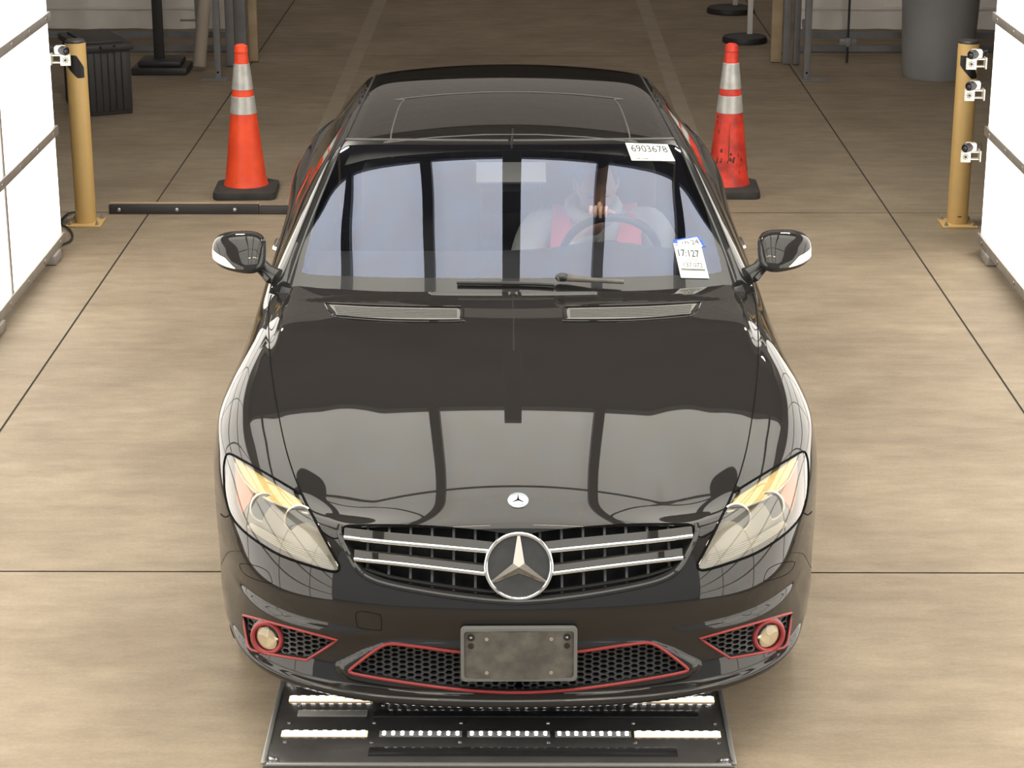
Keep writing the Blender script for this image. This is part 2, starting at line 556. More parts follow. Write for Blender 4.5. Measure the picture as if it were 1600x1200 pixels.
# ------------------------------------------------------------------ movable things around the car
def bollard(x, y, label, hand):
    t = tag(empty('bollard', (x, y, 0)), label, 'bollard', 'tan steel bollards at the booth exit')
    b = MB(); b.box((0, 0, .007), (.2, .2, .012), bev=.002); b.build('base_plate', 'bollard', t)
    b = MB(); b.lathe([(.059, .013), (.059, 1.045), (.056, 1.05)], n=36); b.build('post', 'bollard', t)
    b = MB(); b.lathe([(.0575, 1.0495), (.0575, 1.056), (.05, 1.064), (.03, 1.068), (0, 1.069)], n=36); b.build('cap', 'blackplastic', t)
    for sx in (-1, 1):
        for sy in (-1, 1):
            b = MB()
            b.lathe([(.013, 0), (.013, .004), (.009, .004), (.009, .013), (.005, .013), (.005, .022), (0, .023)], n=12)
            b.build('anchor_bolt', 'bolt', t, loc=(sx * .078, sy * .078, .0132))
    # black slanted arrow wrapped on the camera-facing side
    d = MB()
    n = 14
    R = .0598
    a0, a1 = -.95, .95
    vs, fs = [], []
    for i in range(n + 1):
        u = i / n
        th = -PI / 2 + (a0 + (a1 - a0) * u)
        top = .985
        if hand > 0:      # peak lower to the right
            lo = .93 - .075 * min(1, u * 1.6)
            hi = top if u < .62 else top - (u - .62) * .19
        else:
            lo = .93 - .075 * min(1, u * 1.6)
            hi = top if u < .35 else top - (u - .35) * .17
        vs += [(R * math.cos(th), R * math.sin(th), lo), (R * math.cos(th), R * math.sin(th), hi)]
    for i in range(n):
        fs.append((2 * i, 2 * i + 2, 2 * i + 3, 2 * i + 1))
    d.add(vs, fs)
    d.build('arrow_decal', 'decal', t)
    return t
bl = bollard(-2.51, 12.22, 'tan bollard on the left, beside the black floor rail', 1)
br = bollard(2.515, 12.22, 'tan bollard on the right, beside three stacked wall cameras', -1)
d = MB(); d.box((.0, -.0597, .06), (.022, .001, .006)); d.build('base_sticker', 'decal', br)

def cone(x, y, rz, label, m, worn):
    t = tag(empty('traffic_cone', (x, y, 0), rz), label, 'traffic cone', 'traffic cones behind the car')
    b = MB()
    # base: rounded square slab with sloped top
    def sq(h, z, r):
        out = []
        for cx, cy, a in ((1, 1, 0), (-1, 1, 1), (-1, -1, 2), (1, -1, 3)):
            for k in range(5):
                th = (a + k / 4) * PI / 2
                out.append(((h - r) * cx + r * math.cos(th), (h - r) * cy + r * math.sin(th), z))
        return out
    rings = [sq(.185, .0, .04), sq(.19, .012, .04), sq(.187, .045, .04), sq(.16, .058, .06), sq(.14, .062, .13)]
    vs = [p for r in rings for p in r]
    fs = []
    for i in range(len(rings) - 1):
        for j in range(20):
            fs.append((i * 20 + j, i * 20 + (j + 1) % 20, (i + 1) * 20 + (j + 1) % 20, (i + 1) * 20 + j))
    fs.append(tuple(range(20))[::-1]); fs.append(tuple(range(80, 100)))
    b.add(vs, fs)
    b.build('base', 'conebase', t)
    R = lambda z: .128 - (z - .06) * (.128 - .033) / (.91 - .06)
    b = MB()
    prof = [(.137, .058), (.132, .075)] + [(R(z), z) for z in np.linspace(.1, .865, 14)] + [(R(.865) + .004, .87), (R(.9) + .003, .905), (.022, .914), (.012, .905), (0, .90)]
    b.lathe(prof, n=36)
    b.build('cone_body', m, t)
    for z0, z1 in ((.50, .605), (.645, .80)):
        c = MB()
        k = 10
        c.lathe([(R(z0) + .0005, z0)] + [(R(z) + .0025, z) for z in np.linspace(z0 + .002, z1 - .002, k)] + [(R(z1) + .0005, z1)], n=36)
        o = c.build('reflective_collar', 'reflect', t)
    if worn:
        for k in range(26):
            th = random.uniform(PI * 1.05, PI * 1.95)
            z = random.choice([random.uniform(.20, .28), random.uniform(.1, .48)])
            s_ = random.uniform(.004, .012)
            hh = random.uniform(.006, .03)
            r = R(z) + .0012
            q = MB()
            vs = []
            m_ = 7
            for j in range(m_):
                a = 2 * PI * j / m_
                dz = hh * math.sin(a) * random.uniform(.6, 1)
                dt = s_ / r * math.cos(a) * random.uniform(.6, 1)
                rr = R(z + dz) + .0012
                vs.append((rr * math.cos(th + dt), rr * math.sin(th + dt), z + dz))
            if k == 0:
                SC = MB()
            SC.add(vs, [tuple(range(m_))])
        # long drip
        vs = []
        for z in np.linspace(.22, .44, 6):
            for s_ in (-1, 1):
                a = -PI / 2 + s_ * .03 * (1 - (z - .22) / .3) - .05
                vs.append(((R(z) + .0012) * math.cos(a), (R(z) + .0012) * math.sin(a), z))
        SC.add(vs, [(2 * i, 2 * i + 1, 2 * i + 3, 2 * i + 2) for i in range(5)])
        SC.build('scuff_marks', 'scuff', t)['kind'] = 'stuff'
    return t
cone(-1.675, 12.98, .03, 'clean bright orange traffic cone left of the black car', 'cone', False)
cone(1.262, 13.02, -.02, 'scuffed red traffic cone with torn silver bands, right of the car', 'cone2', True)

# floor rail at left
t = tag(empty('floor_rail', (-2.0, 12.47, 0)), 'black steel floor rail with tan top edge joining the left bollard to the lane', 'floor rail')
b = MB(); b.box((.02, 0, .028), (.88, .045, .055), bev=.004); b.build('rail_bar', 'blackplastic', t)
b = MB(); b.box((.02, .024, .0575), (.88, .03, .004)); b.build('top_edge', 'wood', t)
for x in (-.36, -.02, .32):
    b = MB(); b.lathe([(.011, 0), (.011, .004), (.005, .008), (0, .009)], n=12, rot=Matrix.Rotation(PI / 2, 3, 'X')); b.build('bolt', 'bolt', t, loc=(x, -.0225, .028))
b = MB(); b.box((.60, .004, .022), (.28, .06, .044), bev=.008); b.build('end_block', 'conebase', t)

# slatted black box
P = [Vector(p) for p in ((-2.76, 15.5, 0), (-3.08, 15.35, 0), (-3.40, 15.92, 0))]
ux = (P[0] - P[1]); uy = (P[2] - P[1])
ang = math.atan2(ux.y, ux.x)
lx, ly = ux.length, uy.length
t = tag(empty('storage_box', P[1] + (ux + uy) / 2, ang), 'black plastic storage box standing behind the left bollard', 'box')
b = MB(); b.box((0, 0, .23), (lx - .02, ly - .02, .458), bev=.008)
for i in range(6):
    b.box((-lx / 2 + .03 + (lx - .06) * (i + .5) / 6, -ly / 2 + .008, .24), ((lx - .06) / 6 - .005, .014, .42), bev=.003)
for i in range(9):
    for sx in (-1, 1):
        b.box((sx * (lx / 2 - .008), -ly / 2 + .04 + (ly - .08) * (i + .5) / 9, .24), (.014, (ly - .08) / 9 - .005, .42), bev=.003)
b.build('box_body', 'blackplastic', t)
b = MB(); b.box((0, 0, .485), (lx + .03, ly + .03, .05), bev=.012); b.box((0, 0, .517), (lx - .08, ly - .1, .018), bev=.006); b.build('lid', 'blackplastic', t)
b = MB(); b.tube([(-.05, -ly / 2 - .02, .50), (-.05, -ly / 2 - .05, .49), (.05, -ly / 2 - .05, .49), (.05, -ly / 2 - .02, .50)], .008); b.build('handle', 'blackplastic', t)

# sign stand with black pole
t = tag(empty('sign_stand', (-2.85, 17.2, 0)), 'black square pole on a heavy dark base in front of the left curtain', 'sign stand')
b = MB(); b.box((0, 0, .03), (.44, .36, .06), bev=.015); b.box((0, .0, .085), (.34, .30, .05), bev=.02); b.build('base', 'blackplastic', t)
b = MB(); b.box((-.02, 0, 1.1), (.075, .06, 2.0), bev=.004); b.build('pole', 'blackplastic', t)
# grey rods by the curtain
t = tag(empty('curtain_rod', (-2.66, 17.9, 0)), 'thin grey rod with a foot bar standing before the left curtain', 'rod')
b = MB(); b.tube([(0, 0, .01), (-.03, 0, 2.4)], .012); b.build('rod', 'greypost', t)
b = MB(); b.box((-.06, 0, .30), (.16, .02, .015)); b.build('foot_bar', 'greypost', t)
t = tag(empty('curtain_rod', at_z(1323, 98, 0.0)), 'thin dark rod with a clamp plate hanging by the right curtain', 'rod')
b = MB(); b.tube([(0, 0, .0), (0.0, 0, 2.4)], .010); b.build('rod', 'cambody', t)
b = MB(); b.box((0, -.01, .17), (.14, .03, .05), bev=.004); b.box((0, -.03, .17), (.04, .03, .07), bev=.004); b.build('clamp_plate', 'greypost', t)
# leaning tube
p0 = at_z(310, 110, .012); p1 = Vector((p0.x + .22, p0.y + .45, 2.3))
b = MB(); b.tube([p0 - p0, p1 - p0], .052, n=20)
o = b.build('cardboard_tube', 'tube', loc=p0 + Vector((0, .05, .02)))
tag(o, 'long tan roll leaning against the left curtain frame', 'tube')
# posts of the second booth
def post(px, py, w, dpt, m, label, n='booth_post', lean=0.0, foot=False):
    p = at_z(px, py, 0)
    t = tag(empty(n, (p.x, p.y + dpt / 2, 0)), label, 'post')
    b = MB(); b.box((0, 0, 1.5), (w, dpt, 2.99), bev=.004)
    b.build('upright', m, t)
    if foot:
        b = MB(); b.box((-.03 if px < 800 else .06, 0, .004), (.2, .12, .008), bev=.002); b.build('foot_plate', m, t)
        b = MB(); b.lathe([(.008, 0), (.008, .003), (0, .004)], n=10, rot=Matrix.Rotation(PI / 2, 3, 'X')); b.build('bolt_hole', 'gap', t, loc=(0, -dpt / 2, .06))
    return t
post(341, 125, .05, .05, 'greypost', 'slim grey post nearest the leaning tan roll, with a bolted foot', foot=True)
post(361, 104, .07, .06, 'greypost', 'wider grey post behind the orange cone tip, left of its twin')
post(379, 103, .075, .06, 'greypost', 'grey post directly above the orange cone tip')
post(397, 97, .07, .05, 'wood', 'tan plywood post at the left edge of the hall lane')
post(1212, 98, .085, .05, 'wood', 'tan plywood post at the right edge of the hall lane')
post(1228, 101, .055, .05, 'greypost', 'grey post directly right of the tan plywood post')
post(1244, 102, .05, .05, 'greypost', 'grey post second right of the tan plywood post')
PB = post(1260, 126, .05, .05, 'greypost', 'grey post with bolted foot left of the right curtain', foot=True)
p = at_z(1244, 100, 0); q = at_z(1260, 124, 0)
lp = PB.location
for a_, c_, r_ in (((p.x + .05, p.y, .35), (q.x, q.y + .05, .12), .018), ((p.x + .05, p.y, 1.2), (q.x - .01, q.y + .05, .45), .014)):
    b = MB(); b.tube([Vector(a_) - lp, Vector(c_) - lp], r_, n=8); b.build('diagonal_brace', 'greypost', PB)

# big grey bin
t = tag(empty('trash_can', (3.27, 17.05, 0)), 'large round grey trash can in front of the right curtain', 'trash can')
b = MB()
b.lathe([(.0, .0), (.262, .0), (.27, .02), (.283, .25), (.30, .62), (.305, .64), (.312, .66), (.312, .70), (.318, .73), (.318, .78), (.305, .785), (.298, .76), (.27, .06), (0, .05)], n=48)
b.build('bin_body', 'greybin', t)
for sx in (-1, 1):
    b = MB(); b.tube([(sx * .315, -.06, .70), (sx * .35, -.05, .69), (sx * .35, .05, .69), (sx * .315, .06, .70)], .012); b.build('handle', 'greybin', t)
# round black bases with posts
def discstand(px, py, r, label, sign):
    p = at_z(px, py, 0)
    t = tag(empty('sign_stand', (p.x, p.y + r, 0)), label, 'sign stand')
    b = MB(); b.lathe([(0, 0), (r, 0), (r + .004, .02), (r * .96, .05), (r * .5, .065), (.05, .07), (0, .07)], n=40); b.build('base', 'blackplastic', t)
    b = MB(); b.box((.04, 0, .62), (.045, .03, 1.12), bev=.003); b.build('pole', 'white', t)
    if sign:
        b = MB(); b.box((.01, -.03, .56), (.26, .012, .50), bev=.003); b.build('sign_board', 'white', t, loc=(0, 0, .0)).location.z = .42
    return t
discstand(1167, 71, .19, 'round black base with white pole, nearer of two by the plywood post', True)
discstand(1145, 25, .22, 'round black base with white pole, farther of two by the plywood post', False)

# wall cameras
def wallcam(px, py, sx, label):
    p = at_y(px, py, WY1 + .02)
    t = tag(empty('security_camera', p), label, 'camera', 'small cameras on the booth wall edges')
    t.scale = (1.22, 1.22, 1.22)
    k = -sx
    b = MB()
    b.box((-k * .005, 0, -.035), (.085, .03, .004)); b.box((-k * .005, 0, -.003), (.085, .03, .004))
    b.box((-k * .045, .0, -.02), (.006, .05, .05), bev=.002)
    b.build('arm_bracket', 'camwhite', t)
    b = MB(); b.box((k * .02, -.018, -.022), (.046, .008, .05), bev=.003)
    for i in range(8):
        a = i * PI / 4
        b.lathe([(.0025, 0), (.0025, .002), (0, .0022)], (k * .02 + .011 * math.cos(a), -.022, -.022 + .011 * math.sin(a)), 6, m=1, rot=Matrix.Rotation(PI / 2, 3, 'X'))
    b.lathe([(.006, 0), (.006, .004), (0, .005)], (k * .02, -.022, -.022), 10, m=1, rot=Matrix.Rotation(PI / 2, 3, 'X'))
    b.build('hinge_plate', ['camwhite', 'cambody'], t)
    b = MB(); b.box((k * -.002, -.01, .022), (.05, .04, .04), bev=.01); b.build('camera_shell', 'camwhite', t)
    ax = Vector((k * .75, -.62, -.05)).normalized()
    q = ax.to_track_quat('Z', 'Y').to_matrix()
    b = MB(); b.lathe([(0, -.03), (.018, -.03), (.02, -.02), (.02, .035), (.017, .04), (.015, .034), (0, .033)], (0, -.012, .022), 20, rot=q); b.build('camera_barrel', 'cambody', t)
    b = MB(); b.sphere(Vector((0, -.012, .022)) + ax * .033, .0125, 12, 8); b.build('camera_glass', 'lens', t)
    b = MB(); b.tube([(-k * .02, 0, .02), (-k * .05, 0, .035), (-k * .055, .01, .0), (-k * .05, .02, -.03)], .003, 6); b.build('cable', 'cable', t)
    return t
wallcam(96, 85, -1, 'small black and white camera on the left wall edge')
wallcam(1524, 91, 1, 'topmost of three small cameras on the right wall edge')
wallcam(1521, 140, 1, 'middle one of three small cameras on the right wall edge')
wallcam(1515, 236, 1, 'lowest of three small cameras on the right wall edge')

# cable on the floor at left
def smooth_path(pts, k=10):
    P_ = [Vector(p) for p in pts]
    out = []
    for i in range(len(P_) - 1):
        a = P_[max(i - 1, 0)]; b_ = P_[i]; c = P_[i + 1]; d_ = P_[min(i + 2, len(P_) - 1)]
        for j in range(k):
            t_ = j / k
            out.append(.5 * ((2 * b_) + (c - a) * t_ + (2 * a - 5 * b_ + 4 * c - d_) * t_ ** 2 + (3 * b_ - a - 3 * c + d_) * t_ ** 3))
    out.append(P_[-1])
    return out
b = MB()
pts = [at_z(x, y, .012) for x, y in ((119, 331), (106, 334), (97, 343), (97, 350))]
b.tube(smooth_path(pts), .006, 8)
pts = [at_z(x, y, .012) for x, y in ((96, 352), (106, 356), (113, 366), (110, 376), (96, 382))]
b.tube(smooth_path(pts), .006, 8)
tag(b.build('floor_cable', 'cable'), 'thin black cable looping on the floor beside the left bollard', 'cable')

# lit floor platform under the nose
PC = Vector((-.062, 5.90, 0))
t = tag(empty('light_platform', PC), 'flat dark platform with rows of glowing lights under the car nose', 'light platform')
PW, PD, PH = 1.36, .60, .05
b = MB(); b.box((0, 0, PH / 2 + .001), (PW, PD, PH - .002), bev=.006); b.build('deck', 'plat', t)
def bandm(yc, d, x0, x1, z, m, name):
    q = MB(); q.box(((x0 + x1) / 2, yc, z), (x1 - x0, d, .003), bev=.001); return q.build(name, m, t)
bandm(-.215, .055, -.38, .52, PH + .0008, 'platdark', 'dark_inlay')
bandm(.03, .045, -.38, .60, PH + .0008, 'platdark', 'dark_inlay')
bandm(.03, .04, -.61, -.40, PH + .0008, 'ledstripdim', 'unlit_strip')
for yc in (-.105, .125):
    segs = [(-.645, -.39, 1), (-.355, -.11, 0), (-.095, .15, 0), (.165, .39, 0), (.40, .655, 1)]
    for x0, x1, hot in segs:
        q = MB(); q.box(((x0 + x1) / 2, yc, PH + .002), (x1 - x0, .034, .004), bev=.001)
        st = q.build('light_strip', 'ledstrip' if hot else 'ledstripdim', t)
        n = 9
        l = MB()
        for i in range(n):
            x = x0 + (x1 - x0) * (i + .5) / n
            if hot:
                l.box((x, yc, PH + .0045), (.0135, .030, .002), bev=.0006)
            else:
                l.lathe([(.0055, 0), (.0045, .002), (0, .003)], (x, yc + .006, PH + .004), 10)
                l.lathe([(.0048, 0), (.004, .002), (0, .003)], (x, yc - .008, PH + .004), 10)
        l.build('diodes', 'led', st)
for y, xs in ((-.157, (-.63, -.375, -.115, .145, .40, .645)), (-.033, (-.63, -.375, -.115, .145, .40, .645)), (.083, (-.61, -.355, -.1, .145, .40, .63))):
    for x in xs:
        q = MB(); q.lathe([(.0055, 0), (.005, .002), (.002, .003), (0, .003)], n=10); q.build('screw', 'steel', t, loc=(x, y, PH + .0005))
for sx in (-1, 1):
    q = MB(); q.box((sx * (PW / 2 - .001), 0, PH + .001), (.014, PD - .02, .008), bev=.003); q.build('edge_strip', 'platedge', t)
    for sy in (-1, 1):
        q = MB()
        q.lathe([(.021, 0), (.021, .006), (.014, .006), (.014, .002), (.0095, .002), (.0095, .012), (.004, .014), (0, .014)], n=18)
        q.build('corner_bolt', 'steel', t, loc=(sx * (PW / 2 - .026), sy * (PD / 2 - .026), PH))
q = MB(); q.box((0, -PD / 2 + .008, PH + .001), (PW - .02, .014, .008), bev=.003); q.build('edge_strip', 'platedge', t)

# small warm lamps and the hung rail below the booth roof
def lampbar(x, y, z, l, rz, label):
    t = tag(empty('strip_lamp', (x, y, z), rz), label, 'lamp', 'small warm lamps under the booth roof')
    b = MB(); b.box((0, 0, .02), (l + .04, .06, .03), bev=.004); b.build('lamp_housing', 'beam', t)
    b = MB(); b.box((0, 0, .0), (l, .04, .014), bev=.003); b.build('lamp_tube', 'warmlamp', t)
for i, (x, y) in enumerate(((-1.3, 5.0), (-.35, 5.0), (.35, 5.0), (1.3, 5.0))):
    lampbar(x, y, 3.35, .42, 0, ('leftmost', 'inner left', 'inner right', 'rightmost')[i] + ' of the four small warm strip lamps under the booth roof')

t = tag(empty('overhead_rail', (-.03, 8.0, 2.02)), 'dark hanging rail above the windshield', 'rail')
b = MB(); b.box((0, 0, 0), (.10, 1.04, .05), bev=.006); b.build('rail_bar', 'darkceil', t)
b = MB(); b.tube([(0, .5, .02), (0, 1.375, .02), (0, 1.385, 1.54)], .004, 8); b.build('hanger', 'rail', t)

for sx, nm in ((-1, 'left'), (1, 'right')):  # unseen fill lamps added to brighten bollards, cones and floor at the exit
    t = tag(empty('doorway_fill', (sx * 2.1, 12.1, 3.66)), 'added unseen fill lamp above the ' + nm + ' side of the booth exit', 'lamp')
    b = MB(); b.box((0, 0, .025), (.40, .40, .03), bev=.005); b.build('lamp_housing', 'beam', t)
    b = MB(); b.box((0, 0, 0), (.34, .34, .02), bev=.004); b.build('diffuser', 'doorfill', t)
# ------------------------------------------------------------------ the car (local frame: x right in the photo, y from nose to tail, z up)
CAR_T = Vector((-0.004, 5.72, 0))
CAR_A = math.radians(0.85)
car = tag(empty('car', CAR_T, CAR_A), 'glossy black two-door coupe facing the camera with a driver inside', 'car')
_inv = (Matrix.Translation(CAR_T) @ Matrix.Rotation(CAR_A, 4, 'Z')).inverted()
CL = _inv @ CAMP                         # camera position in car frame
_r3 = _inv.to_3x3()
def lray(px, py):
    return (_r3 @ ray(px, py)).normalized()

def nspline(xs, ys):
    """natural cubic spline -> callable on arrays"""
    xs = np.asarray(xs, float); ys = np.asarray(ys, float)
    n = len(xs); h = np.diff(xs)
    A = np.zeros((n, n)); r = np.zeros(n)
    A[0, 0] = A[-1, -1] = 1
    for i in range(1, n - 1):
        A[i, i - 1] = h[i - 1]; A[i, i] = 2 * (h[i - 1] + h[i]); A[i, i + 1] = h[i]
        r[i] = 3 * ((ys[i + 1] - ys[i]) / h[i] - (ys[i] - ys[i - 1]) / h[i - 1])
    c = np.linalg.solve(A, r)
    b = (ys[1:] - ys[:-1]) / h - h * (2 * c[:-1] + c[1:]) / 3
    d = (c[1:] - c[:-1]) / (3 * h)
    def f(x):
        x = np.asarray(x, float)
        i = np.clip(np.searchsorted(xs, x) - 1, 0, n - 2)
        t = x - xs[i]
        return ys[i] + b[i] * t + c[i] * t * t + d[i] * t ** 3
    return f
def sm(x, a, b):
    t = np.clip((np.asarray(x, float) - a) / (b - a), 0, 1)
    return t * t * (3 - 2 * t)

YC = 1.58        # station of the hood's rear edge
#        y0     z0     X     z1    n
ROWS = [(0.16, 0.165, 0.88, 0.165, 4.4),
        (0.030, 0.175, 0.935, 0.19, 4.6),
        (0.015, 0.215, 0.942, 0.27, 4.6),
        (0.035, 0.29, 0.945, 0.39, 4.4),
        (0.025, 0.38, 0.946, 0.50, 4.2),
        (0.010, 0.455, 0.946, 0.60, 4.1),
        (0.015, 0.52, 0.945, 0.68, 4.0),
        (0.045, 0.585, 0.940, 0.745, 4.0),
        (0.085, 0.65, 0.932, 0.80, 3.9),
        (0.145, 0.708, 0.925, 0.822, 3.8),
        (0.250, 0.757, 0.905, 0.852, 3.7),
        (0.420, 0.808, 0.880, 0.877, 3.6),
        (0.640, 0.862, 0.852, 0.898, 3.5),
        (0.920, 0.913, 0.822, 0.914, 3.5),
        (1.250, 0.953, 0.80, 0.926, 3.4),
        (YC, 0.976, 0.785, 0.935, 3.4)]
_hc = nspline([0, .3, .7, 1.0, 1.3, 1.6, 1.9], [.27, .24, .175, .130, .095, .06, .045])
_hzc = None
NV = len(ROWS)
_tv = np.arange(NV)
_f = [nspline(_tv, [r[k] for r in ROWS]) for k in range(5)]
_yc0, _zc0 = _f[0](np.linspace(8, 15, 60)), _f[1](np.linspace(8, 15, 60))
def _zcen(y):
    return np.interp(y, _yc0, _zc0, right=_zc0[-1] + .01)
_INT = [(0.0, .345), (.16, .345), (.30, .352), (.37, .350), (.42, .325), (.485, .275), (.47, .262), (.30, .240), (.15, .225), (0, .222)]
def _dist(x, z):
    x = np.asarray(x, float); z = np.asarray(z, float)
    d = np.full(x.shape, 9.0)
    ins = np.zeros(x.shape, bool)
    n_ = len(_INT)
    for i in range(n_):
        ax, az = _INT[i]; bx__, bz = _INT[(i + 1) % n_]
        if i < n_ - 1:
            t_ = np.clip(((x - ax) * (bx__ - ax) + (z - az) * (bz - az)) / ((bx__ - ax) ** 2 + (bz - az) ** 2), 0, 1)
            d = np.minimum(d, np.hypot(x - ax - t_ * (bx__ - ax), z - az - t_ * (bz - az)))
        with np.errstate(divide='ignore', invalid='ignore'):
            cond = ((az > z) != (bz > z)) & (x < (bx__ - ax) * (z - az) / (bz - az if bz != az else 1e-9) + ax)
        ins ^= cond
    return np.where(ins, 0, d)
def front(u, v):
    """u 0 (centre) .. 1 (side at the cowl); v 0 (lip) .. NV-1 (cowl); x is the positive half"""
    y0, z0, X, z1, n = [g(v) for g in _f]
    ph = u * PI / 2
    c, s_ = np.cos(ph), np.sin(ph)
    r = (np.abs(c) ** n + np.abs(s_) ** n) ** (-1 / n)
    a, b = r * s_, r * c
    x = X * a
    y = YC - (YC - y0) * b
    pr = 1 - b
    z = z0 + (z1 - z0) * pr ** 0.85
    # bow of the hood's rear edge
    y = y + 0.17 * a ** 2.2 * sm(v, 10.5, 15)
    # arch flare
    fl_ = np.exp(-((y - 0.88) / 0.40) ** 2) * sm(x, .55, .9)
    x = x * (1 + 0.042 * fl_ * sm(v, 1, 3.5) * (1 - .6 * sm(v, 10, 14)))
    # nose v: the bumper is pointed slightly at the centre
    z = z - 0.022 * np.exp(-(x / .42) ** 2) * np.exp(-((v - 6.6) / 1.5) ** 2)
    # hood shoulders and fender crest with the valley between
    cx = .87 - .02 * sm(y, .9, 1.5)
    top = sm(v, 9.0, 11.5)
    z = z + top * .012 * np.exp(-((x - cx) / .085) ** 2) * sm(y, .35, .75)
    xs = np.interp(y, [.25, .45, .75, 1.2, 1.6], [.575, .655, .755, .825, .85])
    z = z + top * .019 * (1 - sm(x - xs, -.052, .004)) * sm(y, 1.0, 1.3) * (1 - .5 * sm(y, 1.3, 1.6))
    z = z - top * .013 * np.exp(-((x - .70) / .15) ** 2) * sm(y, .15, .45) * (1 - .75 * sm(y, .5, 1.5))
    vx = .60 + .05 * sm(y, .5, 1.5)
    z = z - top * .003 * np.exp(-((x - vx - .02) / .05) ** 2) * sm(y, .3, .7)
    H = _zcen(y) - _hc(y) * x ** 2
    wgt = sm(v, 8.0, 9.8) * (1 - sm(x, .42, .80))
    z = z + wgt * (H - z)
    # ledges of the bumper: character line at the sides and the splitter
    dl = .016 * (1 - sm(v, 4.15, 4.5)) * sm(v, 1.0, 3.0) * sm(x, .30, .62)
    dl = dl + .030 * (1 - sm(v, 1.75, 2.15)) * (1 - .3 * sm(x, .3, .7))
    dl = dl + .012 * np.exp(-((v - 8.9) / .35) ** 2) * (1 - sm(x, .45, .60))
    dl = dl * (1 - sm(y, .10, .42))
    dq = _dist(x, z)
    dl = dl + .014 * (1 - sm(dq, .016, .034)) * (1 - sm(v, 6.0, 7.0)) * sm(v, 1.9, 2.3)
    x = x + dl * a
    y = y - dl * b
    # the lip rises towards the corners
    z = z + .062 * (x / .8) ** 2 * (1 - sm(y, .3, .8)) * (1 - sm(v, 1.5, 4))
    return x, y, z

NU_, NVV = 130, (NV - 1) * 16
us = np.linspace(0, 1, NU_ + 1); vs_ = np.linspace(0, NV - 1, NVV + 1)
UU, VV = np.meshgrid(us, vs_)
fx, fy, fz = front(UU, VV)

# side + rear of the lower body, continuing the last column
SY = [YC, 1.8, 2.1, 2.5, 3.0, 3.4, 3.8, 4.2, 4.55, 4.8, 4.95, 5.03]
wf = nspline(SY, [1, 1.0, 1.0, 1.005, 1.012, 1.02, 1.03, 1.025, .985, .91, .80, .66])
Z1b = [.165, .18, .27, .39, .50, .60, .68, .745, .80, .845, .880, .905, .925, .938, .945, .947]
Xb = [.84, .90, .915, .925, .932, .934, .934, .932, .928, .922, .914, .902, .888, .872, .858, .845]
gx, gz = nspline(_tv, Xb), nspline(_tv, Z1b)
ysd = np.linspace(YC, 5.03, 90)[1:]
sv = vs_
sX0, sZ0 = fx[:, -1], fz[:, -1]
sY0 = fy[:, -1]
sx_, sy_, sz_ = [], [], []
for y in ysd:
    t_ = float(sm(y, YC, 2.15))
    X = (sX0 * (1 - t_) + gx(sv) * t_) * float(wf(y))
    Z = sZ0 * (1 - t_) + gz(sv) * t_
    Z = Z + .04 * sm(y, 3.0, 4.6) * sm(sv, 6, 12)
    fl_ = math.exp(-((y - 3.84) / .42) ** 2)
    X = X * (1 + .016 * fl_ * sm(sv, 1, 4) * (1 - sm(sv, 9, 14)))
    sx_.append(X); sy_.append(np.full_like(X, y) + (sY0 - YC) * (1 - t_)); sz_.append(Z)
GX = np.concatenate([fx, np.array(sx_).T], 1)
GY = np.concatenate([fy, np.array(sy_).T], 1)
GZ = np.concatenate([fz, np.array(sz_).T], 1)
NR, NC = GX.shape
mverts = [Vector((-GX[i, j], GY[i, j], GZ[i, j])) for i in range(NR) for j in range(NC)]
mfaces = [(i * NC + j, i * NC + j + 1, (i + 1) * NC + j + 1, (i + 1) * NC + j) for i in range(NR - 1) for j in range(NC - 1)]

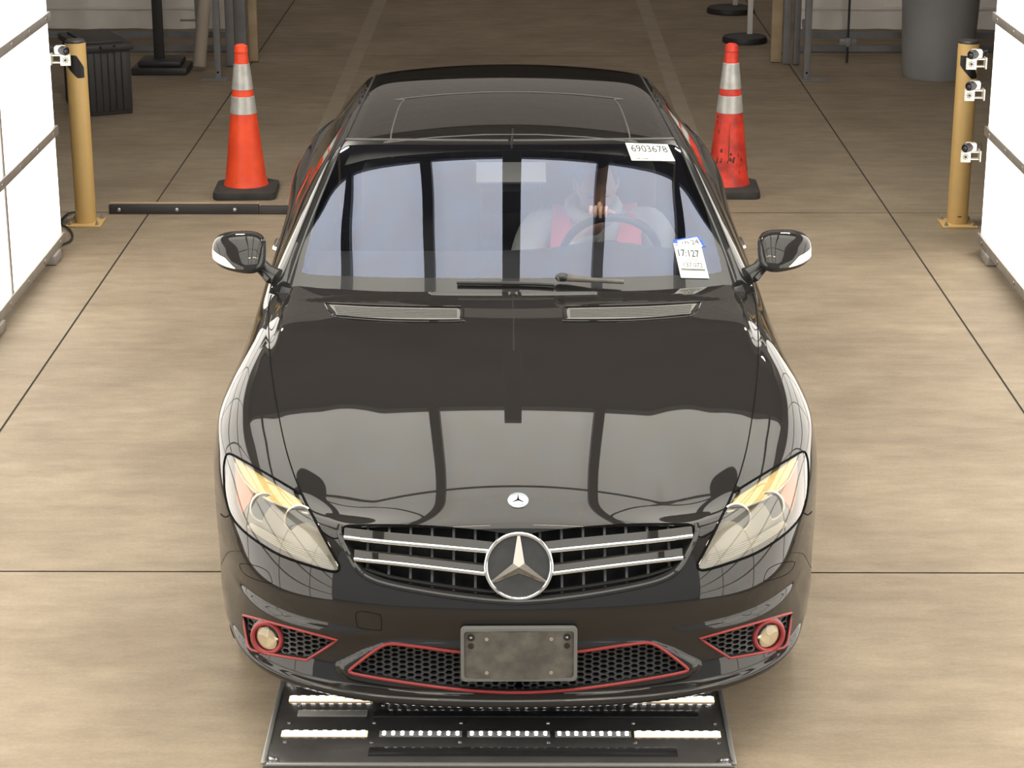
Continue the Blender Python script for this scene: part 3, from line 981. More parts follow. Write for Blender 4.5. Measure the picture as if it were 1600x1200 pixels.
class Shell:
    """half-body surface that can be cut along outlines, with the smooth normals of the uncut surface"""
    def __init__(s, verts, faces, flip_ref):
        s.bm = bmesh.new()
        vv = [s.bm.verts.new(v) for v in verts]
        for f in faces:
            try: s.bm.faces.new([vv[i] for i in f])
            except ValueError: pass
        s.bm.normal_update()
        # orient outwards
        if sum((f.normal.dot(f.calc_center_median() - flip_ref)) * f.calc_area() for f in s.bm.faces) < 0:
            bmesh.ops.reverse_faces(s.bm, faces=s.bm.faces)
            s.bm.normal_update()
        s.ref = s.bm.copy(); s.ref.normal_update()
        s.ref.faces.ensure_lookup_table(); s.ref.verts.ensure_lookup_table()
        s.bvh = BVHTree.FromBMesh(s.ref)
        s.lay = s.bm.faces.layers.int.new('part')
    def normal(s, co):
        loc, n, idx, d = s.bvh.find_nearest(co)
        if idx is None: return Vector((0, 0, 1))
        f = s.ref.faces[idx]
        w = []
        for v in f.verts:
            dd = (v.co - loc).length
            w.append(1 / (dd + 1e-5))
        # bilinear-like weights through barycentric of the nearest triangle pair
        vs = [v for v in f.verts]
        from mathutils.geometry import barycentric_transform
        best = None
        tris = [(0, 1, 2), (0, 2, 3)] if len(vs) == 4 else [(0, 1, 2)]
        for a, b, c in tris:
            A, B, C = vs[a].co, vs[b].co, vs[c].co
            if (B - A).cross(C - A).length < 1e-12: continue
            q = barycentric_transform(loc, A, B, C, Vector((1, 0, 0)), Vector((0, 1, 0)), Vector((0, 0, 1)))
            m_ = min(q)
            if best is None or m_ > best[0]:
                best = (m_, q, (a, b, c))
        if best is None: return n
        q = best[1]
        nn = sum((vs[k].normal * max(0, q[i]) for i, k in enumerate(best[2])), Vector())
        return nn.normalized() if nn.length > 0 else n
    def cast(s, px, py):
        d = lray(px, py)
        h = s.bvh.ray_cast(CL, d)
        return h[0]
    def project(s, pts, mode='px'):
        out = []
        for p in pts:
            if mode == 'px': h = s.cast(*p)
            elif mode == 'xz': h = s.bvh.ray_cast(Vector((p[0], -3, p[1])), Vector((0, 1, 0)))[0]
            elif mode == 'yz': h = s.bvh.ray_cast(Vector((-3, p[0], p[1])), Vector((1, 0, 0)))[0]
            if h is None:
                continue
            out.append(h)
        return out
    def cut(s, poly, pid, mode='px', only=0, facing=True, lim=None):
        """poly: closed outline; faces inside get part id"""
        P2 = [Vector((p[0], p[1])) for p in poly]
        n = len(P2)
        fw, rt, dn = _r3 @ _fw, _r3 @ _rt, _r3 @ _dn
        def pj(co):
            if mode == 'px':
                d = co - CL
                z = d.dot(fw)
                return Vector((800 + F_PX * d.dot(rt) / z, 600 + F_PX * d.dot(dn) / z))
            if mode == 'xz': return Vector((co.x, co.z))
            if mode == 'xy': return Vector((co.x, co.y))
            return Vector((co.y, co.z))
        def view(f):
            if mode == 'px': return f.normal.dot(CL - f.calc_center_median()) > 0
            if mode == 'xz': return f.normal.y < 0.02
            if mode == 'xy': return f.normal.z > 0
            return f.normal.x < 0
        bx = (min(p.x for p in P2), max(p.x for p in P2), min(p.y for p in P2), max(p.y for p in P2))
        cand = []
        for f in s.bm.faces:
            if f[s.lay] != only or (facing and not view(f)): continue
            if lim and not lim(f.calc_center_median()): continue
            q = [pj(v.co) for v in f.verts]
            if max(a.x for a in q) < bx[0] or min(a.x for a in q) > bx[1] or max(a.y for a in q) < bx[2] or min(a.y for a in q) > bx[3]: continue
            cand.append(f)
        cand = set(cand)
        for i in range(n):
            a, b = P2[i], P2[(i + 1) % n]
            if (b - a).length < 1e-9: continue
            if mode == 'px':
                no = lray(*a).cross(lray(*b)).normalized(); pco = CL
            elif mode == 'xz':
                no = Vector((b.y - a.y, 0, -(b.x - a.x))).normalized(); pco = Vector((a.x, 0, a.y))
            elif mode == 'xy':
                no = Vector((b.y - a.y, -(b.x - a.x), 0)).normalized(); pco = Vector((a.x, a.y, 0))
            else:
                no = Vector((0, b.y - a.y, -(b.x - a.x))).normalized(); pco = Vector((0, a.x, a.y))
            x0, x1, y0, y1 = min(a.x, b.x), max(a.x, b.x), min(a.y, b.y), max(a.y, b.y)
            sel = []
            for f in cand:
                q = [pj(v.co) for v in f.verts]
                if max(c.x for c in q) < x0 or min(c.x for c in q) > x1 or max(c.y for c in q) < y0 or min(c.y for c in q) > y1: continue
                sel.append(f)
            if not sel: continue
            ges = set(sel)
            for f in sel:
                ges.update(f.edges); ges.update(f.verts)
            for f in sel: cand.discard(f)
            nf0 = set(sel)
            res = bmesh.ops.bisect_plane(s.bm, geom=list(ges), plane_co=pco, plane_no=no, dist=1e-6)
            for g in res['geom']:
                if isinstance(g, bmesh.types.BMFace) and g.is_valid: cand.add(g)
        s.bm.normal_update()
        def inside(p):
            c = False
            j = n - 1
            for i in range(n):
                a, b = P2[i], P2[j]
                if (a.y > p.y) != (b.y > p.y) and p.x < (b.x - a.x) * (p.y - a.y) / (b.y - a.y) + a.x:
                    c = not c
                j = i
            return c
        for f in list(cand):
            if f.is_valid and inside(pj(f.calc_center_median())):
                f[s.lay] = pid
    def grab(s, pid):
        """verts, faces (index lists), normals of one part"""
        idx, V_, F_ = {}, [], []
        for f in s.bm.faces:
            if f[s.lay] != pid: continue
            t_ = []
            for v in f.verts:
                if v not in idx:
                    idx[v] = len(V_); V_.append(v.co.copy())
                t_.append(idx[v])
            F_.append(tuple(t_))
        return V_, F_

def border(F_):
    e = {}
    for f in F_:
        for i in range(len(f)):
            a, b = f[i], f[(i + 1) % len(f)]
            e[(a, b)] = e.get((a, b), 0) + 1
    return [(a, b) for (a, b) in e if (b, a) not in e]

def shell_part(name, sh, V_, F_, m, parent, off=0.0, flange=0.012, mirror=True, both=True, flip=False):
    """mesh from a piece of shell, thickened inwards at its border; both halves when mirror"""
    if not F_: return None
    N = [sh.normal(v) for v in V_]
    P_ = [v + n * off for v, n in zip(V_, N)]
    verts, faces, norms = [], [], []
    bd = border(F_)
    def half(sx):
        o = len(verts)
        for p, n in zip(P_, N):
            verts.append((p.x * sx, p.y, p.z)); norms.append((n.x * sx, n.y, n.z))
        for f in F_:
            t_ = [o + i for i in f]
            faces.append(tuple(t_ if sx > 0 else t_[::-1]))
        if flange:
            vi = {}
            for a, b in bd:
                for q in (a, b):
                    if q not in vi:
                        i0 = len(verts)
                        p, n = P_[q], N[q]
                        verts.append((p.x * sx, p.y, p.z)); norms.append(None)
                        w = p - n * flange
                        verts.append((w.x * sx, w.y, w.z)); norms.append(None)
                        vi[q] = i0
                if abs(P_[a].x) < 1e-4 and abs(P_[b].x) < 1e-4: continue
                t_ = (vi[a], vi[a] + 1, vi[b] + 1, vi[b])
                faces.append(tuple(t_ if sx > 0 else t_[::-1]))
    half(1)
    if mirror: half(-1)
    me = bpy.data.meshes.new(name)
    me.from_pydata(verts, [], faces)
    me.materials.append(M[m] if isinstance(m, str) else m)
    me.shade_smooth()
    me.update()
    auto = [v.normal.copy() for v in me.vertices]
    me.normals_split_custom_set_from_vertices([n if n is not None else auto[i] for i, n in enumerate(norms)])
    if mirror:
        # weld the halves where they meet on the centre line, keeping custom normals
        pass
    o = bpy.data.objects.new(name, me)
    COL.objects.link(o); o.parent = parent
    return o

body = Shell(mverts, mfaces, Vector((0, 2.5, .3)))

def cr(pts, k=6, closed=True):
    """smooth closed/open curve through 2-D pixel points; a point given as (x, y, 1) stays a corner"""
    n = len(pts); out = []
    rng = range(n) if closed else range(n - 1)
    for i in rng:
        p1, p2 = pts[i], pts[(i + 1) % n]
        p0 = pts[(i - 1) % n] if (closed or i > 0) else p1
        p3 = pts[(i + 2) % n] if (closed or i + 2 < n) else p2
        if len(p1) > 2: p0 = (2 * p1[0] - p2[0], 2 * p1[1] - p2[1])
        if len(p2) > 2: p3 = (2 * p2[0] - p1[0], 2 * p2[1] - p1[1])
        for j in range(k):
            t_ = j / k
            out.append(tuple(.5 * (2 * p1[c] + (p2[c] - p0[c]) * t_ + (2 * p0[c] - 5 * p1[c] + 4 * p2[c] - p3[c]) * t_ ** 2 + (3 * p1[c] - p0[c] - 3 * p2[c] + p3[c]) * t_ ** 3) for c in (0, 1)))
    if not closed: out.append(tuple(pts[-1][:2]))
    return out

CX = 812.5      # pixel column of the car's centre line at the nose
HEADLAMP = cr([(359, 709), (384, 722), (430, 748), (472, 773, 1), (481, 792), (494, 816), (512, 850), (530, 883, 1), (529, 891), (518, 893), (485, 884), (439, 868), (402, 846), (376, 825), (360, 803), (352, 772), (350, 737), (352, 717)], 3)
HOODLINE = [(424, 461), (420, 480), (420, 520), (423, 570), (431, 625), (444, 690), (457, 735), (472, 772), (496, 817), (504, 831), (520, 841), (531, 840)]
GRILLE = cr([(CX + 3, 838, 1), (760, 829), (690, 822), (625, 819), (560, 819), (542, 820), (533, 826), (534, 840), (540, 853), (550, 870), (561, 886), (577, 899), (614, 913), (689, 927), (760, 935), (CX + 3, 938, 1)], 4)
FOG = cr([(380, 961, 1), (404, 967), (460, 982), (527, 1000, 1), (503, 1016), (479, 1031, 1), (435, 1024), (405, 1018), (390, 1012), (384, 990)], 3)
AIRDAM = cr([(CX + 3, 1022, 1), (723, 1019), (660, 1011), (617, 1006), (600, 1008), (580, 1020), (549, 1044, 1), (552, 1052), (632, 1066), (726, 1078), (CX + 3, 1083, 1)], 4)

# part ids
ID_HOOD, ID_LAMP, ID_GRILLE, ID_FOG, ID_DAM, ID_FENDER, ID_DOOR, ID_REAR, ID_ARCH = 2, 3, 4, 5, 6, 7, 8, 9, 10
body.cut(HEADLAMP, ID_LAMP)
body.cut(GRILLE, ID_GRILLE)
body.cut(FOG, ID_FOG)
body.cut(AIRDAM, ID_DAM)
hood_poly = cr(HOODLINE, 4, closed=False) + [(533, 826), (542, 815), (560, 813.5), (625, 814), (700, 816), (760, 819), (CX + 14, 822), (CX + 14, 400), (424, 400)]
body.cut(hood_poly, ID_HOOD, lim=lambda c: c.y < 1.75)
# wheel arches, in side view
arch = [(0.90 + .375 * math.cos(a), .315 + .375 * math.sin(a)) for a in np.linspace(-PI * .18, PI * 1.18, 34)]
body.cut(arch + [(0.60, .0), (1.2, .0)][:0], ID_ARCH, mode='yz', lim=lambda c: c.x < -.6)
arch2 = [(3.85 + .375 * math.cos(a), .315 + .375 * math.sin(a)) for a in np.linspace(-PI * .18, PI * 1.18, 34)]
body.cut(arch2, ID_ARCH, mode='yz', lim=lambda c: c.x < -.6 and c.y > 3)
# fender / bumper split: fender is what lies above the bumper seam and behind it
fend = [(.52, .625), (.62, .622), (1.5, .62), (1.5, .165), (1.72, .165), (1.72, .60), (1.66, 1.2), (.20, 1.2), (.30, .80), (.46, .66)]
body.cut(fend, ID_FENDER, mode='yz')
fend2 = [(.60, .10), (1.5, .10), (1.5, .64), (.72, .64)]
body.cut(fend2, ID_FENDER, mode='yz', lim=lambda c: c.x < -.55)
door = [(1.70, .20), (1.70, 1.2), (3.12, 1.2), (3.12, .62), (2.95, .20)]
body.cut(door, ID_DOOR, mode='yz')
body.cut([(1.62, .0), (1.62, 1.3), (5.2, 1.3), (5.2, .0)], ID_REAR, mode='yz')
for f in body.bm.faces:
    if f[body.lay] == 0:
        c = f.calc_center_median()
        if c.y > 1.6: f[body.lay] = ID_REAR
        elif c.z > .62 and c.y > .25 and c.x < -.3: f[body.lay] = ID_FENDER

def emit_part(name, pid, m='paint', label=None, mirror=True, **kw):
    V_, F_ = body.grab(pid)
    o = shell_part(name, body, V_, F_, m, car, mirror=mirror, **kw)
    if label: o['label'] = label
    return o
def one_side(name, pid, sx, m='paint', **kw):
    V_, F_ = body.grab(pid)
    if sx > 0:
        pass
    o = shell_part(name, body, V_, F_, m, car, mirror=False, **kw)
    if sx > 0:   # right-hand copy is mirrored in its own mesh
        me = o.data
        vs = [(-v.co.x, v.co.y, v.co.z) for v in me.vertices]
        fs = [tuple(p.vertices)[::-1] for p in me.polygons]
        ns = {}
        for l in me.loops: ns[l.vertex_index] = l.normal.copy()
        m2 = bpy.data.meshes.new(name); m2.from_pydata(vs, [], fs)
        m2.materials.append(me.materials[0]); m2.shade_smooth(); m2.update()
        m2.normals_split_custom_set_from_vertices([(-ns[i].x, ns[i].y, ns[i].z) if i in ns else (0, 0, 1) for i in range(len(vs))])
        o.data = m2
    return o
hood = emit_part('hood', ID_HOOD)
bumper = emit_part('front_bumper', 0)
fenders = [one_side('front_fender', ID_FENDER, sx) for sx in (-1, 1)]
doors = [one_side('door', ID_DOOR, sx) for sx in (-1, 1)]
rearb = emit_part('rear_quarter', ID_REAR)

# dark seams between panels
SEAM = []
def seam_px(pts, r=.0022, name='seam'):
    SEAM.append((body.project(cr(pts, 6, closed=False)), r))
seam_px(HOODLINE)
seam_px([(345, 803), (352, 808), (360, 804)])
SEAM.append((body.project(HEADLAMP + HEADLAMP[:1]), .0042))
SEAM.append((body.project([(y, z) for y, z in ((1.70, .2), (1.70, .45), (1.70, .7), (1.70, .93))], 'yz'), .003))
for sx in (-1, 1):
    for (pts, r), nm in zip(SEAM, ('hood_seam', 'bumper_seam', 'headlamp_seal', 'door_seam')):
        sm_ = MB()
        sm_.tube([(p.x * -sx, p.y, p.z) for p in pts], r, 6)
        sm_.build(nm, 'gap', car)
# faint rounded outlines of the washer and tow covers
cov = MB()
def outline(pts, sides=(-1, 1)):
    q = body.project(cr(pts, 4))
    for sx in sides: cov.tube([(p.x * -sx, p.y, p.z) for p in q], .0011, 5, closed=True)
outline([(376, 881), (400, 884), (418, 893), (425, 908), (421, 911), (398, 905), (384, 898), (377, 890)])
outline([(558, 956), (588, 959), (595, 963), (596, 982), (592, 985), (563, 981), (558, 976)], (-1,))
cov.build('cover_outline', 'gap', car)
# hood centre crease, very fine
cc = body.project([(CX - (CX - 806) * (815 - y) / 350, y) for y in np.linspace(812, 470, 40)])
b = MB(); b.tube([(0, p.y, p.z) for p in cc], .0009, 5); b.build('hood_crease', 'gap', hood)

# inner liner under the shell: dark, keeps openings black
V_, F_ = body.grab(ID_ARCH)
for pid, depth in ((ID_GRILLE, .07), (ID_DAM, .06), (ID_FOG, .05)):
    V_, F_ = body.grab(pid)
    bd = border(F_)
    q = MB()
    for sx in (1, -1):
        if pid == ID_FOG: q = MB()
        vs, fs, vi = [], [], {}
        for a, b_ in bd:
            if abs(V_[a].x) < 1e-3 and abs(V_[b_].x) < 1e-3: continue
            for k in (a, b_):
                if k not in vi:
                    vi[k] = len(vs)
                    p = V_[k]
                    vs.append((p.x * sx, p.y + .001, p.z)); vs.append((p.x * sx * .995, p.y + depth, p.z * 1.0))
            fs.append((vi[a], vi[a] + 1, vi[b_] + 1, vi[b_]))
        q.add(vs, fs)
        q.add([(p.x * sx, p.y + depth, p.z) for p in V_], F_)
        if pid == ID_FOG: q.build('fog_recess', 'under', bumper)
    if pid != ID_FOG: q.build({ID_GRILLE: 'grille_recess', ID_DAM: 'intake_recess', ID_FOG: 'fog_recess'}[pid], 'under', bumper)

# --- honeycomb inserts
def yfront(x, z):
    """body surface y at frontal (x, z)"""
    h = body.bvh.ray_cast(Vector((-max(abs(x), .003), -3, z)), Vector((0, 1, 0)))[0]
    return h.y if h else None
def honeycomb(name, x0, x1, z0, z1, pw, ph, back, parent, inside, mir=True, sg=1):
    q = MB()
    rows = int((z1 - z0) / ph) + 1
    cols = int((x1 - x0) / pw) + 1
    for c in range(cols):
        for r in range(rows):
            x = x0 + c * pw
            z = z0 + r * ph + (ph / 2 if c % 2 else 0)
            if not inside(x, z): continue
            y = yfront(x, z)
            if y is None: continue
            hw, hh = pw * .667, ph * .5
            def hexa(k):
                return [(x - hw * k, z), (x - hw * .5 * k, z + hh * k), (x + hw * .5 * k, z + hh * k), (x + hw * k, z), (x + hw * .5 * k, z - hh * k), (x - hw * .5 * k, z - hh * k)]
            o_, i_ = hexa(1.0), hexa(.74)
            vs = []
            def yy(a, b_):
                t_ = yfront(a, b_)
                return (t_ if t_ is not None else y) + back
            vs += [(a, yy(a, b_), b_) for a, b_ in o_]
            vs += [(a, yy(a, b_) + .0005, b_) for a, b_ in i_]
            vs += [(a, yy(a, b_) + .018, b_) for a, b_ in i_]
            fs = []
            for k in range(6):
                n_ = (k + 1) % 6
                fs.append((k, n_, 6 + n_, 6 + k)); fs.append((6 + k, 6 + n_, 12 + n_, 12 + k))
            if mir and x > 1e-6 or not mir:
                q.add([(a * sg, b_, c_) for a, b_, c_ in vs], fs)
                if mir: q.add([(-a, b_, c_) for a, b_, c_ in vs], fs)
            elif mir: q.add(vs, fs)
    return q.build(name, 'honey', parent, smooth=False)
def poly_xz(pixpoly):
    return [(abs(p.x), p.z) for p in body.project(pixpoly)]
def inpoly(P_, grow=0):
    def f(x, z):
        c = False; j = len(P_) - 1
        for i in range(len(P_)):
            a, b_ = P_[i], P_[j]
            if (a[1] > z) != (b_[1] > z) and x < (b_[0] - a[0]) * (z - a[1]) / (b_[1] - a[1]) + a[0]: c = not c
            j = i
        return c
    return f
def growp(P_, k):
    cx_ = sum(p[0] for p in P_) / len(P_); cz_ = sum(p[1] for p in P_) / len(P_)
    out = []
    for p in P_:
        d = math.hypot(p[0] - cx_, p[1] - cz_)
        out.append((p[0] + (p[0] - cx_) / d * k, p[1] + (p[1] - cz_) / d * k))
    return out
dam = poly_xz(AIRDAM)
print('DAM', [(round(a, 3), round(b_, 3)) for a, b_ in dam[::3]])
dz0, dz1 = min(p[1] for p in dam), max(p[1] for p in dam)
intake = honeycomb('intake_mesh', 0, .52, dz0 - .005, dz1 + .01, .0225, .0155, .022, bumper, inpoly(growp(dam, .012)))
fogp = poly_xz(FOG)
for sg_ in (-1, 1): honeycomb('fog_mesh', min(p[0] for p in fogp), max(p[0] for p in fogp), min(p[1] for p in fogp), max(p[1] for p in fogp), .0225, .0155, .02, bumper, inpoly(growp(fogp, .01)), mir=False, sg=sg_)

# --- red trims
def trim(pix, r, out=.002, closed=True, name='red_trim'):
    q = body.project(pix)
    b_ = MB()
    if not closed:
        q = [Vector((0, q[0].y, q[0].z))] + q + [Vector((0, q[-1].y, q[-1].z))]
    if not closed:
        q = q + [Vector((-p.x, p.y, p.z)) for p in q[::-1][1:-1]]
        b_.tube([(p.x, p.y - out, p.z) for p in q], r, 8, closed=True)
        return b_.build(name, 'red', bumper)
    for sx in (-1, 1):
        b_ = MB()
        b_.tube([(p.x * -sx, p.y - out, p.z) for p in q], r, 8, closed=closed)
        r_ = b_.build(name, 'red', bumper)
    return r_
am = [p for p in AIRDAM if p[0] < CX - 4]
amt = AIRDAM
left = [p for p in AIRDAM]
# open path: from centre top to the tip and back to centre bottom
i0 = 0
path = [p for p in AIRDAM if p[0] <= CX - 2]
trim(path, .0048, closed=False)['label'] = 'red outline of the lower intake'
trim(FOG, .0040)['label'] = 'red outline of the fog lamp recess'

# --- fog lamps
for sx in (-1, 1):
    c = body.project([(416, 996)])[0]
    c = Vector(((c.x + .008) * -sx, c.y + .006, c.z))
    ax = Vector((.34 * sx, -1, .10)).normalized()
    q = ax.to_track_quat('Z', 'Y').to_matrix()
    fo = MB()
    fo.lathe([(.060, -.05), (.057, -.006), (.052, .0), (.044, .0), (.040, -.034), (0, -.036)], c + ax * .012, 32, rot=q)
    f0 = fo.build('fog_lamp', 'honey', bumper)
    b_ = MB()
    prof = [(.0465 + .0075 * math.cos(a), .0075 * math.sin(a)) for a in np.linspace(0, 2 * PI, 13)]
    b_.lathe(prof, c + ax * .016, 36, rot=q)
    # unused
    b_ = MB()
    ring = []
    for a in np.linspace(0, 2 * PI, 40, endpoint=False):
        ring.append(c + ax * .014 + q @ Vector((.046 * math.cos(a), .046 * math.sin(a), 0)))
    b_.tube(ring, .0078, 8, closed=True)
    b_.build('red_ring', 'red', bumper).parent = bumper
    b_ = MB(); b_.lathe([(.038, .004), (.034, -.004), (.022, -.020), (.009, -.026), (0, -.026)], c + ax * .004, 28, rot=q)
    b_.lathe([(.010, -.014), (.010, .0), (.006, .004), (0, .005)], c + ax * .0, 16, rot=q)
    b_.build('fog_reflector', 'chrome', bumper)
    b_ = MB(); b_.lathe([(.038, .004), (.032, .008), (.018, .012), (0, .0135)], c + ax * .006, 28, rot=q); b_.build('fog_lens', 'lampglass', bumper)

# --- upper grille: vanes, bars and emblem
gp = poly_xz(GRILLE)
gin = inpoly(gp)
def zspan(x):
    zs = [z for z in np.linspace(.40, .75, 176) if gin(x, z)]
    return (min(zs), max(zs)) if zs else None
def band_on(pix, w, out, m, name, parent, sides=(-1, 1), closed=False):
    q = body.project(cr(pix, 6, closed=False))
    b_ = MB()
    q = [Vector((p.x, p.y + out, p.z)) for p in q]
    q = q + [Vector((-p.x, p.y, p.z)) for p in q[::-1]]
    b_.tube(q, w, 8)
    return b_.build(name, m, parent)
grille = band_on([(570, 893), (612, 906), (689, 919), (760, 928), (CX - 3, 931)], .006, .02, 'paint', 'grille', car)
for k in range(-9, 10):
    x = k * .0625
    sp = zspan(abs(x))
    if not sp: continue
    b = MB()
    z0, z1 = sp[0] - .012, sp[1] + .001
    y0 = yfront(x, sp[0]) + .022; y1 = yfront(x, sp[1]) + .032
    b.add([(x - .0035, y0, z0), (x + .0035, y0, z0), (x + .0035, y1, z1), (x - .0035, y1, z1),
           (x - .0035, y0 + .025, z0), (x + .0035, y0 + .025, z0), (x + .0035, y1 + .025, z1), (x - .0035, y1 + .025, z1)],
          [(0, 1, 2, 3), (0, 3, 7, 4), (1, 5, 6, 2), (4, 7, 6, 5), (0, 4, 5, 1), (3, 2, 6, 7)])
    b.build('vane', 'slat', grille, smooth=False)
BARS = [[(537, 841), (600, 848), (680, 855), (770, 863)], [(553, 875), (620, 882), (700, 891), (775, 900)]]
for BP in BARS:
    q = body.project(cr(BP, 8, closed=False))
    for sx in (-1, 1):
        pts = [Vector((p.x * -sx, p.y + .004, p.z)) for p in q]
        # black upper blade
        b = MB(); vs, fs = [], []
        sec = [(0, .006, .004), (.0, .030, .020), (0, .032, .014), (0, .012, -.004)]
        for p in pts:
            vs += [(p.x, p.y + s1, p.z + s2) for _, s1, s2 in sec]
        for i in range(len(pts) - 1):
            for j in range(4): fs.append((i * 4 + j, i * 4 + (j + 1) % 4, i * 4 + 4 + (j + 1) % 4, i * 4 + 4 + j))
        b.add(vs, fs); b.build('grille_blade', 'paint', grille, smooth=False)
        b = MB(); vs, fs = [], []
        m_ = 10
        for p in pts:
            for j in range(m_):
                a = 2 * PI * j / m_
                vs.append((p.x, p.y + .007 * math.cos(a), p.z + .0075 * math.sin(a)))
        for i in range(len(pts) - 1):
            for j in range(m_): fs.append((i * m_ + j, i * m_ + (j + 1) % m_, (i + 1) * m_ + (j + 1) % m_, (i + 1) * m_ + j))
        fs += [tuple(range(m_)), tuple(range((len(pts) - 1) * m_, len(pts) * m_))[::-1]]
        b.add(vs, fs); b.build('chrome_bar', 'chrome', grille, angle=60)
# lower sill blade of the grille and the raised surround
band_on([(531, 822), (530, 832), (534, 846), (545, 868), (556, 887), (574, 904), (612, 917), (689, 931), (760, 940), (CX - 3, 943)], .0085, .004, 'paint', 'grille_surround', bumper)

def star_mesh(q, c, rot, R, w, t0, m=0, hub=.0):
    """three ridged rays"""
    vs, fs = [], []
    for k in range(3):
        a = PI / 2 + k * 2 * PI / 3
        tip = Vector((R * math.cos(a), R * math.sin(a), 0))
        l = Vector((w * math.cos(a + PI / 3), w * math.sin(a + PI / 3), 0))
        r_ = Vector((w * math.cos(a - PI / 3), w * math.sin(a - PI / 3), 0))
        top = Vector((0, 0, t0)); tt = tip + Vector((0, 0, t0 * .15))
        base = len(vs)
        vs += [top, tip + Vector((-.04 * R * math.sin(a), .04 * R * math.cos(a), 0)), l, tip + Vector((.04 * R * math.sin(a), -.04 * R * math.cos(a), 0)), r_, tt]
        fs += [(base, base + 5, base + 1), (base, base + 1, base + 2), (base, base + 3, base + 5), (base, base + 4, base + 3)]
    q.add([rot @ v + c for v in vs], fs, m)
c = body.project([(CX, 886)])
ec = Vector((0, yfront(0, .56), .0))
h = CL + lray(813, 885) * 1
# emblem plane: centre on the ray through its middle at the grille's face
g0 = yfront(0, .60)
dd = lray(813, 885); ec = CL + dd * ((g0 - .012 - CL.y) / dd.y); ec.x = 0
erot = Matrix.Rotation(PI / 2 - math.radians(14), 3, 'X')
R_ = .0945
b = MB(); b.lathe([(0, -.03), (R_ - .004, -.03), (R_ - .004, .0), (0, .003)], ec, 48, rot=erot); emb = b.build('grille_emblem', 'emblemback', car)
b = MB(); b.tube([ec + erot @ Vector((R_ * math.cos(a), R_ * math.sin(a), .003)) for a in np.linspace(0, 2 * PI, 56, endpoint=False)], .0062, 10, closed=True); b.build('chrome_ring', 'chrome', emb)
b = MB(); star_mesh(b, ec + erot @ Vector((0, 0, .004)), erot, R_ - .004, .019, .014); b.build('star', 'satin', emb, smooth=False)
# hood badge
p = body.project([(806, 782)])[0]; n = body.normal(p); n = Vector((0, n.y, n.z)).normalized()
bq = n.to_track_quat('Z', 'X').to_matrix()
xa = Vector((1, 0, 0)); za = n; ya = za.cross(xa).normalized(); bq = Matrix((xa, ya, za)).transposed()
p = Vector((0, p.y, p.z))
b = MB(); b.lathe([(.0305, -.002), (.0305, .002), (.029, .0032), (0, .0034)], p, 36, rot=bq); bad = b.build('hood_badge', 'badgewhite', hood)
b = MB()
def ring_flat(q, c_, rot, r0, r1, z, n=40, a0=0, a1=2 * PI):
    vs, fs = [], []
    for i in range(n + 1):
        a = a0 + (a1 - a0) * i / n
        vs += [rot @ Vector((r0 * math.cos(a), r0 * math.sin(a), z)) + c_, rot @ Vector((r1 * math.cos(a), r1 * math.sin(a), z)) + c_]
    for i in range(n): fs.append((2 * i, 2 * i + 1, 2 * i + 3, 2 * i + 2))
    q.add(vs, fs)
ring_flat(b, p, bq, .0205, .0215, .0042)
ring_flat(b, p, bq, .0285, .0295, .0042)
for k in range(-3, 4):
    a = -PI / 2 + k * .2
    ring_flat(b, p, bq, .0225, .0270, .0042, 2, a - .05, a + .05)
for s0 in (PI / 2,):
    for k in range(-5, 6):
        a = s0 + k * .19
        ring_flat(b, p, bq, .0228, .0268, .0042, 2, a - .04, a + .04)
b2 = MB(); b2.v = b.v[0:0]
q2 = MB(); star_mesh(q2, p + n * .0042, bq, .019, .0036, .0012)
b.v = b.v; b.build('badge_print', 'badgeblue', hood, smooth=False)
q2.build('badge_star', 'gap', hood, smooth=False)

# --- head lamps
V_, F_ = body.grab(ID_LAMP)
def poly_part(px_poly, off, name, m, parent, sx, flange=.004):
    """piece of surface inside a pixel outline, offset from the body surface"""
    tmp = Shell(V_, F_, Vector((0, 2.5, .3)))
    tmp.cut(px_poly, 5, only=0)
    a, f = tmp.grab(5)
    tmp.bm.free()
    if not f: return None
    N = [body.normal(v) for v in a]
    q = MB()
    vs = [v + n_ * off for v, n_ in zip(a, N)]
    bd_ = border(f)
    q.add([(v.x * -sx, v.y, v.z) for v in vs], f)
    w = [v - n_ * flange for v, n_ in zip(vs, N)]
    q.add([(v.x * -sx, v.y, v.z) for v in vs] + [(v.x * -sx, v.y, v.z) for v in w], [(i, j, j + len(vs), i + len(vs)) for i, j in bd_])
    return q.build(name, m, parent, angle=60)
AMBER = cr([(362, 713, 1), (384, 725), (430, 752), (470, 776, 1), (481, 797, 1), (430, 782), (402, 769), (380, 750), (366, 728)], 4)
AMBLINE = [(364, 722), (380, 752), (402, 771), (430, 784), (457, 792), (482, 799)]
PEACH = cr([(356, 716), (362, 730), (372, 752), (384, 770), (370, 790), (364, 800), (356, 778), (353, 745)], 4)
def outpts(pix, off):
    q = body.project(pix)
    return [p_ + body.normal(p_) * off for p_ in q]
